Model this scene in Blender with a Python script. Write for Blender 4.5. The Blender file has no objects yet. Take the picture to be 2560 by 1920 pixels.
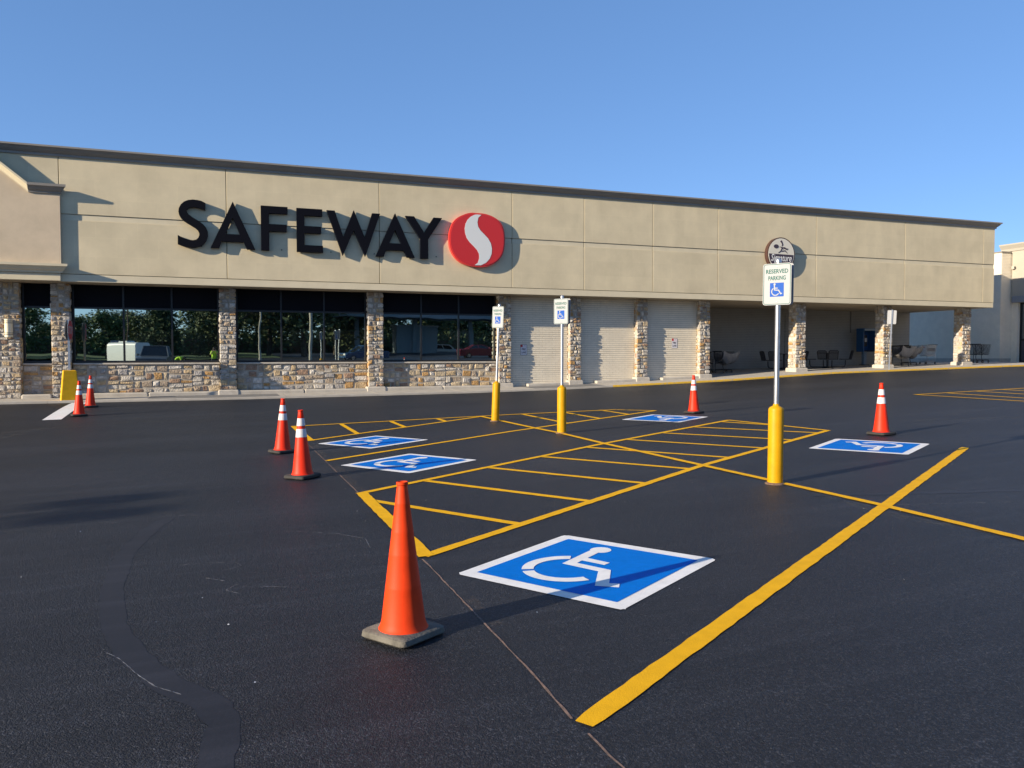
import bpy, bmesh, math, random
from mathutils import Vector, Matrix
from mathutils.geometry import tessellate_polygon
R = math.radians
rng = random.Random(7)
scene = bpy.context.scene
COL = scene.collection

# ------------------------------------------------------------------ camera, sky, sun, exposure
F_PX, YAW, PITCH, ROLL, CAM_Z = 1954.4, .357985, .035973, -.001369, 1.68
cam = bpy.data.cameras.new('Camera')
cam.sensor_width = 36.0
cam.lens = 36.0 * F_PX / 2560.0
cam.clip_start, cam.clip_end = .05, 3000
cam_o = bpy.data.objects.new('Camera', cam)
fwd = Vector((math.sin(YAW)*math.cos(PITCH), math.cos(YAW)*math.cos(PITCH), -math.sin(PITCH)))
rt = Vector((math.cos(YAW), -math.sin(YAW), 0)); up = rt.cross(fwd)
r2 = rt*math.cos(ROLL) + up*math.sin(ROLL); u2 = -rt*math.sin(ROLL) + up*math.cos(ROLL)
m = Matrix((r2, u2, -fwd)).transposed().to_4x4(); m.translation = (0, 0, CAM_Z)
cam_o.matrix_world = m
COL.objects.link(cam_o); scene.camera = cam_o

SUN_AZ, SUN_EL = R(14.0), R(17.2)          # light travels along (+X, a little +Y), down
sd = Vector((math.cos(SUN_EL)*math.cos(SUN_AZ), math.cos(SUN_EL)*math.sin(SUN_AZ), -math.sin(SUN_EL)))
world = bpy.data.worlds.new('World'); scene.world = world; world.use_nodes = True
nt = world.node_tree; nt.nodes.clear()
sky = nt.nodes.new('ShaderNodeTexSky'); sky.sky_type = 'NISHITA'; sky.sun_disc = False
sky.sun_elevation = SUN_EL; sky.sun_rotation = math.atan2(-sd.x, -sd.y) % (2*math.pi)
sky.altitude = 100; sky.air_density = .5; sky.dust_density = 0; sky.ozone_density = 4.0
bg = nt.nodes.new('ShaderNodeBackground'); bg.inputs['Strength'].default_value = .15
wo = nt.nodes.new('ShaderNodeOutputWorld')
gm = nt.nodes.new('ShaderNodeGamma'); gm.inputs[1].default_value = .5
hs = nt.nodes.new('ShaderNodeHueSaturation'); hs.inputs['Saturation'].default_value = 1.38; hs.inputs['Hue'].default_value = .509; hs.inputs['Value'].default_value = 1.18
nt.links.new(sky.outputs[0], gm.inputs[0]); nt.links.new(gm.outputs[0], hs.inputs['Color']); nt.links.new(hs.outputs[0], bg.inputs[0]); nt.links.new(bg.outputs[0], wo.inputs[0])
sun = bpy.data.lights.new('Sun', 'SUN'); sun.energy = 3.85; sun.angle = R(.53); sun.color = (1, .86, .66)
sun_o = bpy.data.objects.new('Sun', sun); sun_o.rotation_euler = sd.to_track_quat('-Z', 'Y').to_euler()
sun_o.location = (-30, -10, 30); COL.objects.link(sun_o)
scene.view_settings.view_transform = 'Standard'; scene.view_settings.look = 'None'
scene.view_settings.gamma = 1; scene.view_settings.use_curve_mapping = False
scene.view_settings.exposure = 1.28

# ------------------------------------------------------------------ materials
def node(nt, typ, **kw):
    n = nt.nodes.new(typ)
    for k, v in kw.items(): setattr(n, k, v)
    return n
def mat(name, col, rough=.7, metal=0.0, var=.0, vscale=3.0, bump=0.0, bscale=40.0, bdist=.01, spec=.5, tint=None, stretch=(1,1,1), coat=0.0):
    mt = bpy.data.materials.new(name); mt.use_nodes = True
    nt = mt.node_tree; b = nt.nodes['Principled BSDF']
    b.inputs['Base Color'].default_value = (*col, 1); b.inputs['Roughness'].default_value = rough
    b.inputs['Metallic'].default_value = metal; b.inputs['Specular IOR Level'].default_value = spec
    if coat: b.inputs['Coat Weight'].default_value = coat
    tc = node(nt, 'ShaderNodeTexCoord'); geo = node(nt, 'ShaderNodeNewGeometry')
    mp = node(nt, 'ShaderNodeMapping'); mp.inputs['Scale'].default_value = stretch
    nt.links.new(geo.outputs['Position'], mp.inputs[0])
    if var:
        n = node(nt, 'ShaderNodeTexNoise'); n.inputs['Scale'].default_value = vscale; n.inputs['Detail'].default_value = 6
        n.inputs['Roughness'].default_value = .62
        nt.links.new(mp.outputs[0], n.inputs['Vector'])
        r = node(nt, 'ShaderNodeMapRange'); r.inputs[1].default_value = .28; r.inputs[2].default_value = .72
        nt.links.new(n.outputs[0], r.inputs[0])
        mx = node(nt, 'ShaderNodeMix', data_type='RGBA')
        t = tint or tuple(c*(1-var) for c in col)
        mx.inputs[6].default_value = (*t, 1); mx.inputs[7].default_value = (*[min(1, c*(1+var*.6)) for c in col], 1)
        nt.links.new(r.outputs[0], mx.inputs[0]); nt.links.new(mx.outputs[2], b.inputs['Base Color'])
    if bump:
        n = node(nt, 'ShaderNodeTexNoise'); n.inputs['Scale'].default_value = bscale; n.inputs['Detail'].default_value = 4
        nt.links.new(mp.outputs[0], n.inputs['Vector'])
        bp = node(nt, 'ShaderNodeBump'); bp.inputs['Strength'].default_value = bump; bp.inputs['Distance'].default_value = bdist
        nt.links.new(n.outputs[0], bp.inputs['Height']); nt.links.new(bp.outputs[0], b.inputs['Normal'])
    return mt
def asphalt_mat(name, base, rough_amt, smooth=False):
    mt = bpy.data.materials.new(name); mt.use_nodes = True
    nt = mt.node_tree; b = nt.nodes['Principled BSDF']; L = nt.links.new
    geo = node(nt, 'ShaderNodeNewGeometry')
    n1 = node(nt, 'ShaderNodeTexNoise'); n1.inputs['Scale'].default_value = .35; n1.inputs['Detail'].default_value = 5
    mp = node(nt, 'ShaderNodeMapping'); mp.inputs['Scale'].default_value = (.5, 1.6, 1); L(geo.outputs['Position'], mp.inputs[0]); L(mp.outputs[0], n1.inputs['Vector'])
    n2 = node(nt, 'ShaderNodeTexNoise'); n2.inputs['Scale'].default_value = 62; n2.inputs['Detail'].default_value = 4; n2.inputs['Roughness'].default_value = .65; L(geo.outputs['Position'], n2.inputs['Vector'])
    mp3 = node(nt, 'ShaderNodeMapping'); mp3.inputs['Scale'].default_value = (.25, 6, 1); L(geo.outputs['Position'], mp3.inputs[0])
    n3 = node(nt, 'ShaderNodeTexNoise'); n3.inputs['Scale'].default_value = 1.2; n3.inputs['Detail'].default_value = 6; n3.inputs['Distortion'].default_value = .6; L(mp3.outputs[0], n3.inputs['Vector'])
    v = node(nt, 'ShaderNodeTexVoronoi'); v.inputs['Scale'].default_value = 140; L(geo.outputs['Position'], v.inputs['Vector'])
    # colour: large mottling, brush streaks, pale aggregate specks
    r1 = node(nt, 'ShaderNodeMapRange'); r1.inputs[1].default_value = .3; r1.inputs[2].default_value = .7; r1.inputs[3].default_value = .72; r1.inputs[4].default_value = 1.34; L(n1.outputs[0], r1.inputs[0])
    r3 = node(nt, 'ShaderNodeMapRange'); r3.inputs[1].default_value = .5; r3.inputs[2].default_value = .78; r3.inputs[3].default_value = 1; r3.inputs[4].default_value = 1.6; L(n3.outputs[0], r3.inputs[0])
    mu = node(nt, 'ShaderNodeMath', operation='MULTIPLY'); L(r1.outputs[0], mu.inputs[0]); L(r3.outputs[0], mu.inputs[1])
    r2_ = node(nt, 'ShaderNodeMapRange'); r2_.inputs[1].default_value = .25; r2_.inputs[2].default_value = .8; r2_.inputs[3].default_value = .8 if smooth else .35; r2_.inputs[4].default_value = 1.2 if smooth else 1.65; L(n2.outputs[0], r2_.inputs[0])
    mu2 = node(nt, 'ShaderNodeMath', operation='MULTIPLY'); L(mu.outputs[0], mu2.inputs[0]); L(r2_.outputs[0], mu2.inputs[1])
    sp = node(nt, 'ShaderNodeSeparateColor'); L(v.outputs['Color'], sp.inputs[0])
    pw = node(nt, 'ShaderNodeMath', operation='POWER'); pw.inputs[1].default_value = 5.0; L(sp.outputs[1], pw.inputs[0])
    ma = node(nt, 'ShaderNodeMath', operation='MULTIPLY_ADD'); ma.inputs[1].default_value = .25 if smooth else 2.0; ma.inputs[2].default_value = .95 if smooth else .66; L(pw.outputs[0], ma.inputs[0])
    mu3 = node(nt, 'ShaderNodeMath', operation='MULTIPLY'); L(mu2.outputs[0], mu3.inputs[0]); L(ma.outputs[0], mu3.inputs[1])
    vm = node(nt, 'ShaderNodeVectorMath', operation='SCALE'); vm.inputs[0].default_value = base; L(mu3.outputs[0], vm.inputs['Scale'])
    gt = node(nt, 'ShaderNodeMath', operation='GREATER_THAN'); gt.inputs[1].default_value = 2.0 if smooth else .994; L(sp.outputs[0], gt.inputs[0])
    mx = node(nt, 'ShaderNodeMix', data_type='RGBA'); mx.inputs[7].default_value = (.07, .07, .075, 1)
    L(gt.outputs[0], mx.inputs[0]); L(vm.outputs[0], mx.inputs[6]); L(mx.outputs[2], b.inputs['Base Color'])
    b.inputs['Roughness'].default_value = .6 if smooth else .52; b.inputs['Specular IOR Level'].default_value = .33
    h = node(nt, 'ShaderNodeMath', operation='MULTIPLY_ADD'); h.inputs[1].default_value = -.35; L(v.outputs['Distance'], h.inputs[0]); L(n2.outputs[0], h.inputs[2])
    bp = node(nt, 'ShaderNodeBump'); bp.inputs['Strength'].default_value = rough_amt; bp.inputs['Distance'].default_value = .017
    L(h.outputs[0], bp.inputs['Height']); L(bp.outputs[0], b.inputs['Normal'])
    return mt
def worn_mat(name, col, under, lo, hi, scale, rough=.6, bump=.15, spec=.2):
    mt = mat(name, col, rough, spec=spec, var=.12, vscale=8, bump=bump, bscale=150, bdist=.004)
    nt = mt.node_tree; b = nt.nodes['Principled BSDF']; src = b.inputs['Base Color'].links[0].from_socket
    geo = node(nt, 'ShaderNodeNewGeometry'); n = node(nt, 'ShaderNodeTexNoise'); n.inputs['Scale'].default_value = scale; n.inputs['Detail'].default_value = 7; n.inputs['Roughness'].default_value = .7
    nt.links.new(geo.outputs['Position'], n.inputs['Vector'])
    r = node(nt, 'ShaderNodeMapRange'); r.inputs[1].default_value = lo; r.inputs[2].default_value = hi; nt.links.new(n.outputs[0], r.inputs[0])
    mx = node(nt, 'ShaderNodeMix', data_type='RGBA'); mx.inputs[7].default_value = (*under, 1)
    nt.links.new(r.outputs[0], mx.inputs[0]); nt.links.new(src, mx.inputs[6]); nt.links.new(mx.outputs[2], b.inputs['Base Color'])
    return mt
def film_mat(name, col, amax, scale, amin=0.0):
    mt = bpy.data.materials.new(name); mt.use_nodes = True; nt = mt.node_tree; b = nt.nodes['Principled BSDF']
    b.inputs['Base Color'].default_value = (*col, 1); b.inputs['Roughness'].default_value = .8
    geo = node(nt, 'ShaderNodeNewGeometry'); n = node(nt, 'ShaderNodeTexNoise'); n.inputs['Scale'].default_value = scale; n.inputs['Detail'].default_value = 6
    nt.links.new(geo.outputs['Position'], n.inputs['Vector'])
    r = node(nt, 'ShaderNodeMapRange'); r.inputs[1].default_value = .35; r.inputs[2].default_value = .75; r.inputs[3].default_value = amin; r.inputs[4].default_value = amax
    nt.links.new(n.outputs[0], r.inputs[0]); nt.links.new(r.outputs[0], b.inputs['Alpha'])
    return mt
def glass_mat(name, tint, refl):
    mt = bpy.data.materials.new(name); mt.use_nodes = True; nt = mt.node_tree; nt.nodes.clear()
    o = node(nt, 'ShaderNodeOutputMaterial'); g = node(nt, 'ShaderNodeBsdfGlossy'); g.inputs['Roughness'].default_value = .012; g.inputs['Color'].default_value = (*tint, 1)
    d = node(nt, 'ShaderNodeBsdfDiffuse'); d.inputs['Color'].default_value = (.006, .008, .010, 1)
    mx = node(nt, 'ShaderNodeMixShader'); mx.inputs[0].default_value = refl
    geo = node(nt, 'ShaderNodeNewGeometry'); n = node(nt, 'ShaderNodeTexNoise'); n.inputs['Scale'].default_value = .9; n.inputs['Detail'].default_value = 1
    nt.links.new(geo.outputs['Position'], n.inputs['Vector'])
    bp = node(nt, 'ShaderNodeBump'); bp.inputs['Strength'].default_value = .05; bp.inputs['Distance'].default_value = .03
    nt.links.new(n.outputs[0], bp.inputs['Height']); nt.links.new(bp.outputs[0], g.inputs['Normal'])
    nt.links.new(d.outputs[0], mx.inputs[1]); nt.links.new(g.outputs[0], mx.inputs[2]); nt.links.new(mx.outputs[0], o.inputs[0])
    return mt
M = {}
M['asphalt'] = asphalt_mat('asphalt', (.0165, .0178, .0222), .8)
M['sealer'] = asphalt_mat('sealer', (.0175, .018, .0225), .06, True)
M['yellow'] = worn_mat('yellow_line', (.76, .40, .012), (.20, .11, .012), .66, .84, 110, .7, .6, .08)
M['white_paint'] = worn_mat('white_paint', (.74, .73, .71), (.32, .32, .33), .68, .86, 110, .7, .6, .10)
M['blue_paint'] = mat('blue_paint', (.0, .15, .56), .65, spec=.06, var=.10, vscale=14, bump=.35, bscale=120, bdist=.003)
M['chalk'] = film_mat('chalk', (.29, .185, .135), .9, 30, .45)
M['overspray'] = film_mat('overspray', (.22, .16, .11), .16, 14)
M['tyre_scuff'] = film_mat('tyre_scuff', (.11, .105, .10), .30, 6)
M['crack'] = film_mat('crack', (.30, .30, .31), .9, 25, .15)
M['fleck'] = mat('fleck', (.75, .75, .73), .6)
M['stucco'] = mat('stucco', (.63, .54, .365), .85, var=.12, vscale=1.1, bump=.35, bscale=130, bdist=.004)
def boards(mt, amt):
    nt = mt.node_tree; b = nt.nodes['Principled BSDF']; src = b.inputs['Base Color'].links[0].from_socket; L = nt.links.new
    geo = node(nt, 'ShaderNodeNewGeometry'); sx = node(nt, 'ShaderNodeSeparateXYZ'); cx = node(nt, 'ShaderNodeCombineXYZ')
    L(geo.outputs['Position'], sx.inputs[0]); L(sx.outputs[0], cx.inputs[0]); L(sx.outputs[2], cx.inputs[1])
    br = node(nt, 'ShaderNodeTexBrick'); br.inputs['Scale'].default_value = 1; br.inputs['Brick Width'].default_value = 1.22; br.inputs['Row Height'].default_value = .61
    br.inputs['Mortar Size'].default_value = .012; br.inputs['Mortar Smooth'].default_value = 1; br.inputs['Color1'].default_value = (1,1,1,1); br.inputs['Color2'].default_value = (1-amt,1-amt,1-amt,1); br.inputs['Mortar'].default_value = (1+amt*.6,)*3+(1,)
    L(cx.outputs[0], br.inputs['Vector'])
    mx = node(nt, 'ShaderNodeMix', data_type='RGBA', blend_type='MULTIPLY'); mx.inputs[0].default_value = 1; L(src, mx.inputs[6]); L(br.outputs[0], mx.inputs[7])
    mp = node(nt, 'ShaderNodeMapping'); mp.inputs['Scale'].default_value = (1.5, 1, .2); L(geo.outputs['Position'], mp.inputs[0])
    n = node(nt, 'ShaderNodeTexNoise'); n.inputs['Scale'].default_value = 1; n.inputs['Detail'].default_value = 5; L(mp.outputs[0], n.inputs['Vector'])
    r = node(nt, 'ShaderNodeMapRange'); r.inputs[1].default_value = .35; r.inputs[2].default_value = .62; r.inputs[3].default_value = .94; r.inputs[4].default_value = 1.0; L(n.outputs[0], r.inputs[0])
    vm = node(nt, 'ShaderNodeVectorMath', operation='SCALE'); L(mx.outputs[2], vm.inputs[0]); L(r.outputs[0], vm.inputs['Scale']); L(vm.outputs[0], b.inputs['Base Color'])
boards(M['stucco'], .045)
M['stucco_band'] = mat('stucco_band', (.61, .535, .38), .85, var=.07, vscale=2, bump=.2, bscale=130, bdist=.003)
M['stucco_pink'] = mat('stucco_pink', (.56, .455, .325), .85, var=.14, vscale=1.4, bump=.35, bscale=130, bdist=.004)
M['joint'] = mat('joint', (.10, .085, .06), .9)
M['cornice'] = mat('cornice', (.235, .215, .19), .55, var=.08, vscale=2)
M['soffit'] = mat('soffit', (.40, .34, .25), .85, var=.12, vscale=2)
M['mortar'] = mat('mortar', (.38, .335, .27), .95, var=.2, vscale=10, bump=.5, bscale=60)
SC = [(.46,.415,.35), (.52,.475,.41), (.36,.285,.21), (.46,.345,.205), (.56,.52,.46), (.42,.25,.10), (.31,.20,.135), (.37,.345,.32), (.48,.385,.255)]
for i, c in enumerate(SC): M['stone%d' % i] = mat('stone_%d' % i, c, .88, var=.42, vscale=8, bump=1.0, bscale=20, bdist=.035)
M['plinth'] = mat('plinth', (.46, .42, .36), .9, var=.2, vscale=5, bump=.3, bscale=60)
M['concrete'] = mat('concrete', (.42, .385, .33), .9, var=.18, vscale=2.5, bump=.25, bscale=90, bdist=.004)
M['curb_yellow'] = worn_mat('curb_yellow', (.72, .44, .05), (.40, .35, .27), .54, .66, 5)
M['brick'] = mat('painted_brick', (.70, .63, .50), .75, var=.09, vscale=2.5, bump=.25, bscale=70, bdist=.004)
M['brick_joint'] = mat('brick_joint', (.42, .385, .32), .85)
M['brick_shade'] = mat('painted_brick_shaded', (.30, .29, .265), .8, var=.1, vscale=2.5, bump=.2, bscale=70, bdist=.004)  # same painted brick, with the walkway's shade put into a darker colour
M['brick_grey'] = mat('painted_brick_grey', (.80, .72, .58), .75, var=.08, vscale=2.5, bump=.2, bscale=70, bdist=.004)
M['base_dark'] = mat('wall_base', (.17, .165, .16), .85, var=.2, vscale=4)
M['navy_panel'] = mat('navy_panel', (.002, .0028, .006), .7, spec=.15, var=.2, vscale=4)
M['frame_black'] = mat('frame_black', (.012, .012, .013), .4)
M['glass'] = glass_mat('reflective_glass', (.74, .86, .82), .64)
M['glass_store'] = glass_mat('storefront_glass', (.6, .65, .68), .35)
M['letter'] = mat('letter_navy', (.0016, .0024, .0065), .8, spec=.12)
M['logo_red'] = mat('logo_red', (.52, .022, .022), .4)
M['logo_rim'] = mat('logo_rim', (.62, .04, .03), .45)
M['logo_white'] = mat('logo_white', (.66, .67, .66), .4)
M['sign_brown'] = mat('sign_brown', (.055, .024, .018), .5)
M['sign_cream'] = mat('sign_cream', (.66, .62, .52), .5)
M['sign_plum'] = mat('sign_plum', (.045, .03, .045), .5)
M['orange'] = worn_mat('cone_orange', (.66, .046, .006), (.16, .03, .012), .66, .80, 13, .55, .05, .2)
M['orange_red'] = mat('cone_red_orange', (.66, .028, .006), .5, spec=.22, var=.07, vscale=7)
M['collar'] = mat('reflective_collar', (.56, .53, .53), .5)
M['rubber_grey'] = mat('rubber_dusty', (.13, .12, .10), .9, var=.45, vscale=12, bump=.5, bscale=60)
M['rubber'] = mat('rubber_black', (.03, .028, .026), .85, var=.4, vscale=12, bump=.3, bscale=60)
M['bollard'] = worn_mat('bollard_yellow', (.50, .262, .003), (.20, .10, .03), .69, .78, 22, .45, .06)
M['steel'] = mat('galvanised', (.50, .51, .52), .38, metal=.85, var=.15, vscale=14)
M['rust'] = mat('rusty_collar', (.16, .10, .07), .95, var=.5, vscale=25, bump=.6, bscale=80)
M['sign_white'] = mat('sign_white', (.345, .35, .36), .6, spec=.2)
M['sign_green'] = mat('sign_green', (.006, .095, .075), .6, spec=.2)
M['sign_blue'] = mat('sign_blue', (.006, .07, .34), .6, spec=.2)
M['sign_back'] = mat('sign_back', (.48, .48, .46), .5, metal=.3)
M['stop_red'] = mat('stop_red', (.42, .02, .025), .4)
M['fire_white'] = mat('fire_sign_white', (.66, .64, .66), .5)
M['white_text'] = mat('white_text', (.85, .84, .80), .5)
M['red'] = mat('red_print', (.45, .03, .03), .5)
M['base_yellow'] = worn_mat('base_yellow', (.74, .40, .010), (.5, .45, .35), .76, .82, 14, .5, .06)
M['lamp_cream'] = mat('lamp_cream', (.75, .66, .46), .5)
M['black_metal'] = mat('black_metal', (.012, .012, .014), .5)
M['cart_grey'] = mat('cart_steel', (.38, .38, .39), .35, metal=.8)
M['plastic_film'] = mat('grey_plastic_sheet', (.20, .195, .19), .35, var=.2, vscale=6, bump=.6, bscale=9, bdist=.04)
M['phone_blue'] = mat('phone_blue', (.02, .09, .22), .35)
M['phone_light'] = mat('phone_panel', (.20, .27, .33), .4)
M['cream_wall'] = mat('cream_wall', (.375, .345, .285), .85, var=.05, vscale=1.5)
M['cream_trim'] = mat('cream_trim', (.40, .37, .31), .8)
M['canopy_grey'] = mat('canopy_grey', (.25, .26, .28), .6)
M['mauve'] = mat('kick_panel', (.09, .07, .08), .6)
M['poster'] = mat('poster', (.55, .42, .40), .6, var=.5, vscale=2.2)
M['grass'] = mat('grass', (.06, .10, .025), .95, var=.4, vscale=2)
M['bark'] = mat('bark', (.10, .07, .05), .95, var=.4, vscale=6)
LEAF = [(.075,.12,.03), (.095,.12,.035), (.06,.095,.035), (.10,.12,.04)]
for i, c in enumerate(LEAF): M['leaf%d' % i] = mat('leaf_%d' % i, c, .7, var=.4, vscale=1.5)
M['skin'] = mat('skin', (.46, .28, .2), .6); M['lime'] = mat('lime_shirt', (.55, .90, .05), .8); M['denim'] = mat('dark_trousers', (.03, .035, .05), .85)
M['hair'] = mat('dark_hair', (.03, .02, .015), .8)
M['car_white'] = mat('car_white', (.74, .74, .70), .25, coat=.5); M['car_red'] = mat('car_red', (.20, .01, .018), .25, coat=.6)
M['car_blue'] = mat('car_blue', (.02, .06, .14), .25, coat=.6); M['car_silver'] = mat('car_silver', (.30, .31, .32), .3, metal=.6)
M['car_dark'] = mat('car_dark', (.12, .13, .145), .3, coat=.5); M['tyre'] = mat('tyre', (.015, .015, .015), .9)
M['car_glass'] = mat('car_glass', (.01, .012, .015), .05, spec=.8); M['chrome'] = mat('chrome', (.6, .6, .6), .15, metal=1)
M['lens'] = mat('lamp_lens', (.75, .75, .7), .1); M['tail'] = mat('tail_lens', (.4, .02, .02), .2)
M['pole_pale'] = mat('pole_pale', (.46, .42, .35), .8, var=.2, vscale=3)
M['shed'] = mat('shed_wall', (.20, .235, .25), .8); M['beige_wall'] = mat('beige_wall', (.55, .47, .33), .85)

# ------------------------------------------------------------------ ground heights (metres)
CX = [-60,-6,1,8.5,12.3,19.6,25.4,36.8,60]; CZ = [.24,.24,.25,.31,.38,.60,.87,1.12,1.3]
YC = 27.4
def interp(x, xs, ys):
    if x <= xs[0]: return ys[0]
    for i in range(1, len(xs)):
        if x <= xs[i]: return ys[i-1] + (ys[i]-ys[i-1])*(x-xs[i-1])/(xs[i]-xs[i-1])
    return ys[-1]
def G(x, y):
    z = .0235*max(-45, min(60, x)) + .003*max(-30, min(40, y))
    t = min(max((y-17)/(YC-17), 0), 1); s = t*t*(3-2*t)
    return z*(1-s) + interp(x, CX, CZ)*s
def SW(x, y): return interp(x, CX, CZ) + .07 + .012*(y-YC)      # sidewalk top

# ------------------------------------------------------------------ mesh helpers
class MB:
    def __init__(s): s.v = []; s.f = []; s.mi = []; s.m = 0
    def add(s, vs, fs):
        o = len(s.v); s.v += [tuple(p) for p in vs]
        for f in fs: s.f.append(tuple(i+o for i in f)); s.mi.append(s.m)
        return s
    def box(s, x0, x1, y0, y1, z0, z1):
        return s.add([(x0,y0,z0),(x1,y0,z0),(x1,y1,z0),(x0,y1,z0),(x0,y0,z1),(x1,y0,z1),(x1,y1,z1),(x0,y1,z1)],
                     [(3,2,1,0),(4,5,6,7),(0,1,5,4),(1,2,6,5),(2,3,7,6),(3,0,4,7)])
    def bbox(s, x0, x1, y0, y1, z0, z1, b):       # box with chamfered edges
        pts = []; 
        for z, i in ((z0, b), (z0+b, 0), (z1-b, 0), (z1, b)):
            for (x, y) in ((x0+b,y0),(x1-b,y0),(x1,y0+b),(x1,y1-b),(x1-b,y1),(x0+b,y1),(x0,y1-b),(x0,y0+b)):
                cx, cy = (x0+x1)/2, (y0+y1)/2
                pts.append((x+(i if x < cx else -i), y+(i if y < cy else -i), z))
        fs = [tuple(range(7,-1,-1)), tuple(range(24,32))]
        for k in range(3):
            for i in range(8): fs.append((k*8+i, k*8+(i+1)%8, (k+1)*8+(i+1)%8, (k+1)*8+i))
        return s.add(pts, fs)
    def lathe(s, prof, n=24, c=(0,0,0), cap=True):
        vs = []; fs = []
        for r, z in prof:
            for i in range(n):
                a = 2*math.pi*i/n; vs.append((c[0]+r*math.cos(a), c[1]+r*math.sin(a), c[2]+z))
        for k in range(len(prof)-1):
            for i in range(n): fs.append((k*n+i, k*n+(i+1)%n, (k+1)*n+(i+1)%n, (k+1)*n+i))
        if cap: fs.append(tuple(range(n-1,-1,-1))); fs.append(tuple((len(prof)-1)*n+i for i in range(n)))
        return s.add(vs, fs)
    def tube(s, pts, r, n=8, closed=False):
        pts = [Vector(p) for p in pts]; rs = r if isinstance(r, (list, tuple)) else [r]*len(pts)
        vs = []; fs = []; N = len(pts); prev = None
        for i, p in enumerate(pts):
            if closed: t = pts[(i+1) % N]-pts[i-1]
            else: t = pts[min(i+1, N-1)]-pts[max(i-1, 0)]
            t.normalize()
            ref = prev if prev is not None else (Vector((0,0,1)) if abs(t.z) < .9 else Vector((1,0,0)))
            a = ref-t*ref.dot(t)
            if a.length < 1e-4: a = Vector((1,0,0))-t*t.x
            a.normalize(); prev = a; b = t.cross(a)
            for k in range(n):
                an = 2*math.pi*k/n; vs.append(p+(a*math.cos(an)+b*math.sin(an))*rs[i])
        for i in range(N if closed else N-1):
            j = (i+1) % N
            for k in range(n): fs.append((i*n+k, i*n+(k+1)%n, j*n+(k+1)%n, j*n+k))
        if not closed: fs.append(tuple(range(n-1,-1,-1))); fs.append(tuple((N-1)*n+k for k in range(n)))
        return s.add(vs, fs)
    def prism(s, loops, to3, d0, d1):             # polygon (outer + holes) given in 2D, extruded from depth d0 (front) to d1 (back)
        flat = [p for l in loops for p in l]; n = len(flat)
        tris = tessellate_polygon([[Vector((p[0], p[1], 0)) for p in l] for l in loops])
        vs = [to3(p[0], p[1], d0) for p in flat] + [to3(p[0], p[1], d1) for p in flat]
        fs = [tuple(t) for t in tris] + [tuple(i+n for i in reversed(t)) for t in tris]
        o = 0
        for l in loops:
            k = len(l)
            for i in range(k): fs.append((o+i, o+(i+1)%k, n+o+(i+1)%k, n+o+i))
            o += k
        return s.add(vs, fs)
    def build(s, name, mats, parent=None, smooth=False, center=False, recalc=False):
        me = bpy.data.meshes.new(name)
        off = Vector((0,0,0))
        if center:
            xs = list(zip(*s.v)); off = Vector([(min(a)+max(a))/2 for a in xs])
        me.from_pydata([Vector(p)-off for p in s.v] if center else s.v, [], s.f)
        for x in (mats if isinstance(mats, (list, tuple)) else [mats]): me.materials.append(M[x])
        if isinstance(mats, (list, tuple)): me.polygons.foreach_set('material_index', s.mi)
        if recalc:
            b = bmesh.new(); b.from_mesh(me); bmesh.ops.recalc_face_normals(b, faces=b.faces[:]); b.to_mesh(me); b.free()
        if smooth:
            me.polygons.foreach_set('use_smooth', [True]*len(me.polygons))
            if smooth != 'all':
                try: me.set_sharp_from_angle(angle=R(smooth if smooth is not True else 40))
                except Exception: pass
        me.update()
        o = bpy.data.objects.new(name, me); COL.objects.link(o); o.location = off
        if parent is not None:
            o.parent = parent
        return o
def tag(o, label=None, cat=None, group=None, kind=None):
    if label: o['label'] = label
    if cat: o['category'] = cat
    if group: o['group'] = group
    if kind: o['kind'] = kind
    return o
def thing(name, label, cat, group=None, loc=(0,0,0), rz=0):
    o = bpy.data.objects.new(name, None); COL.objects.link(o); o.empty_display_size = .2
    o.location = loc; o.rotation_euler = (0,0,rz)
    return tag(o, label, cat, group)
def copy_tree(o, parent=None):
    c = o.copy(); COL.objects.link(c); c.parent = parent
    for ch in [x for x in bpy.data.objects if x.parent == o]: copy_tree(ch, c)
    return c
def text_mesh(body, w, h, shear=0.0, bold=.022):
    """2D text as (verts, faces) scaled to w x h and centred"""
    cu = bpy.data.curves.new('t', 'FONT'); cu.body = body; cu.size = 1; cu.shear = shear; cu.resolution_u = 3; cu.offset = bold
    ob = bpy.data.objects.new('t', cu); COL.objects.link(ob)
    dg = bpy.context.evaluated_depsgraph_get(); me = bpy.data.meshes.new_from_object(ob.evaluated_get(dg))
    vs = [(v.co.x, v.co.y) for v in me.vertices]; fs = [tuple(p.vertices) for p in me.polygons]
    bpy.data.objects.remove(ob); bpy.data.curves.remove(cu); bpy.data.meshes.remove(me)
    x0, x1 = min(v[0] for v in vs), max(v[0] for v in vs); y0, y1 = min(v[1] for v in vs), max(v[1] for v in vs)
    return [((x-(x0+x1)/2)*w/(x1-x0), (y-(y0+y1)/2)*h/(y1-y0)) for x, y in vs], fs
TXT = {k: text_mesh(*a) for k, a in {'RES': ('RESERVED', .262, .050), 'PARK': ('PARKING', .205, .050), 'FIRE': ('FIRE', .17, .085), 'LANE': ('LANE', .19, .085),
       'NOP': ('NO PARKING', .15, .05), 'STOP': ('STOP', .5, .25), 'SIG': ('Signature', 1.10, .40, .25, .004)}.items()}
def rrect(x0, x1, y0, y1, r, n=5):
    pts = []
    for cx, cy, a0 in ((x1-r,y0+r,-90),(x1-r,y1-r,0),(x0+r,y1-r,90),(x0+r,y0+r,180)):
        for i in range(n+1):
            a = R(a0+90*i/n); pts.append((cx+r*math.cos(a), cy+r*math.sin(a)))
    return pts

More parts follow.
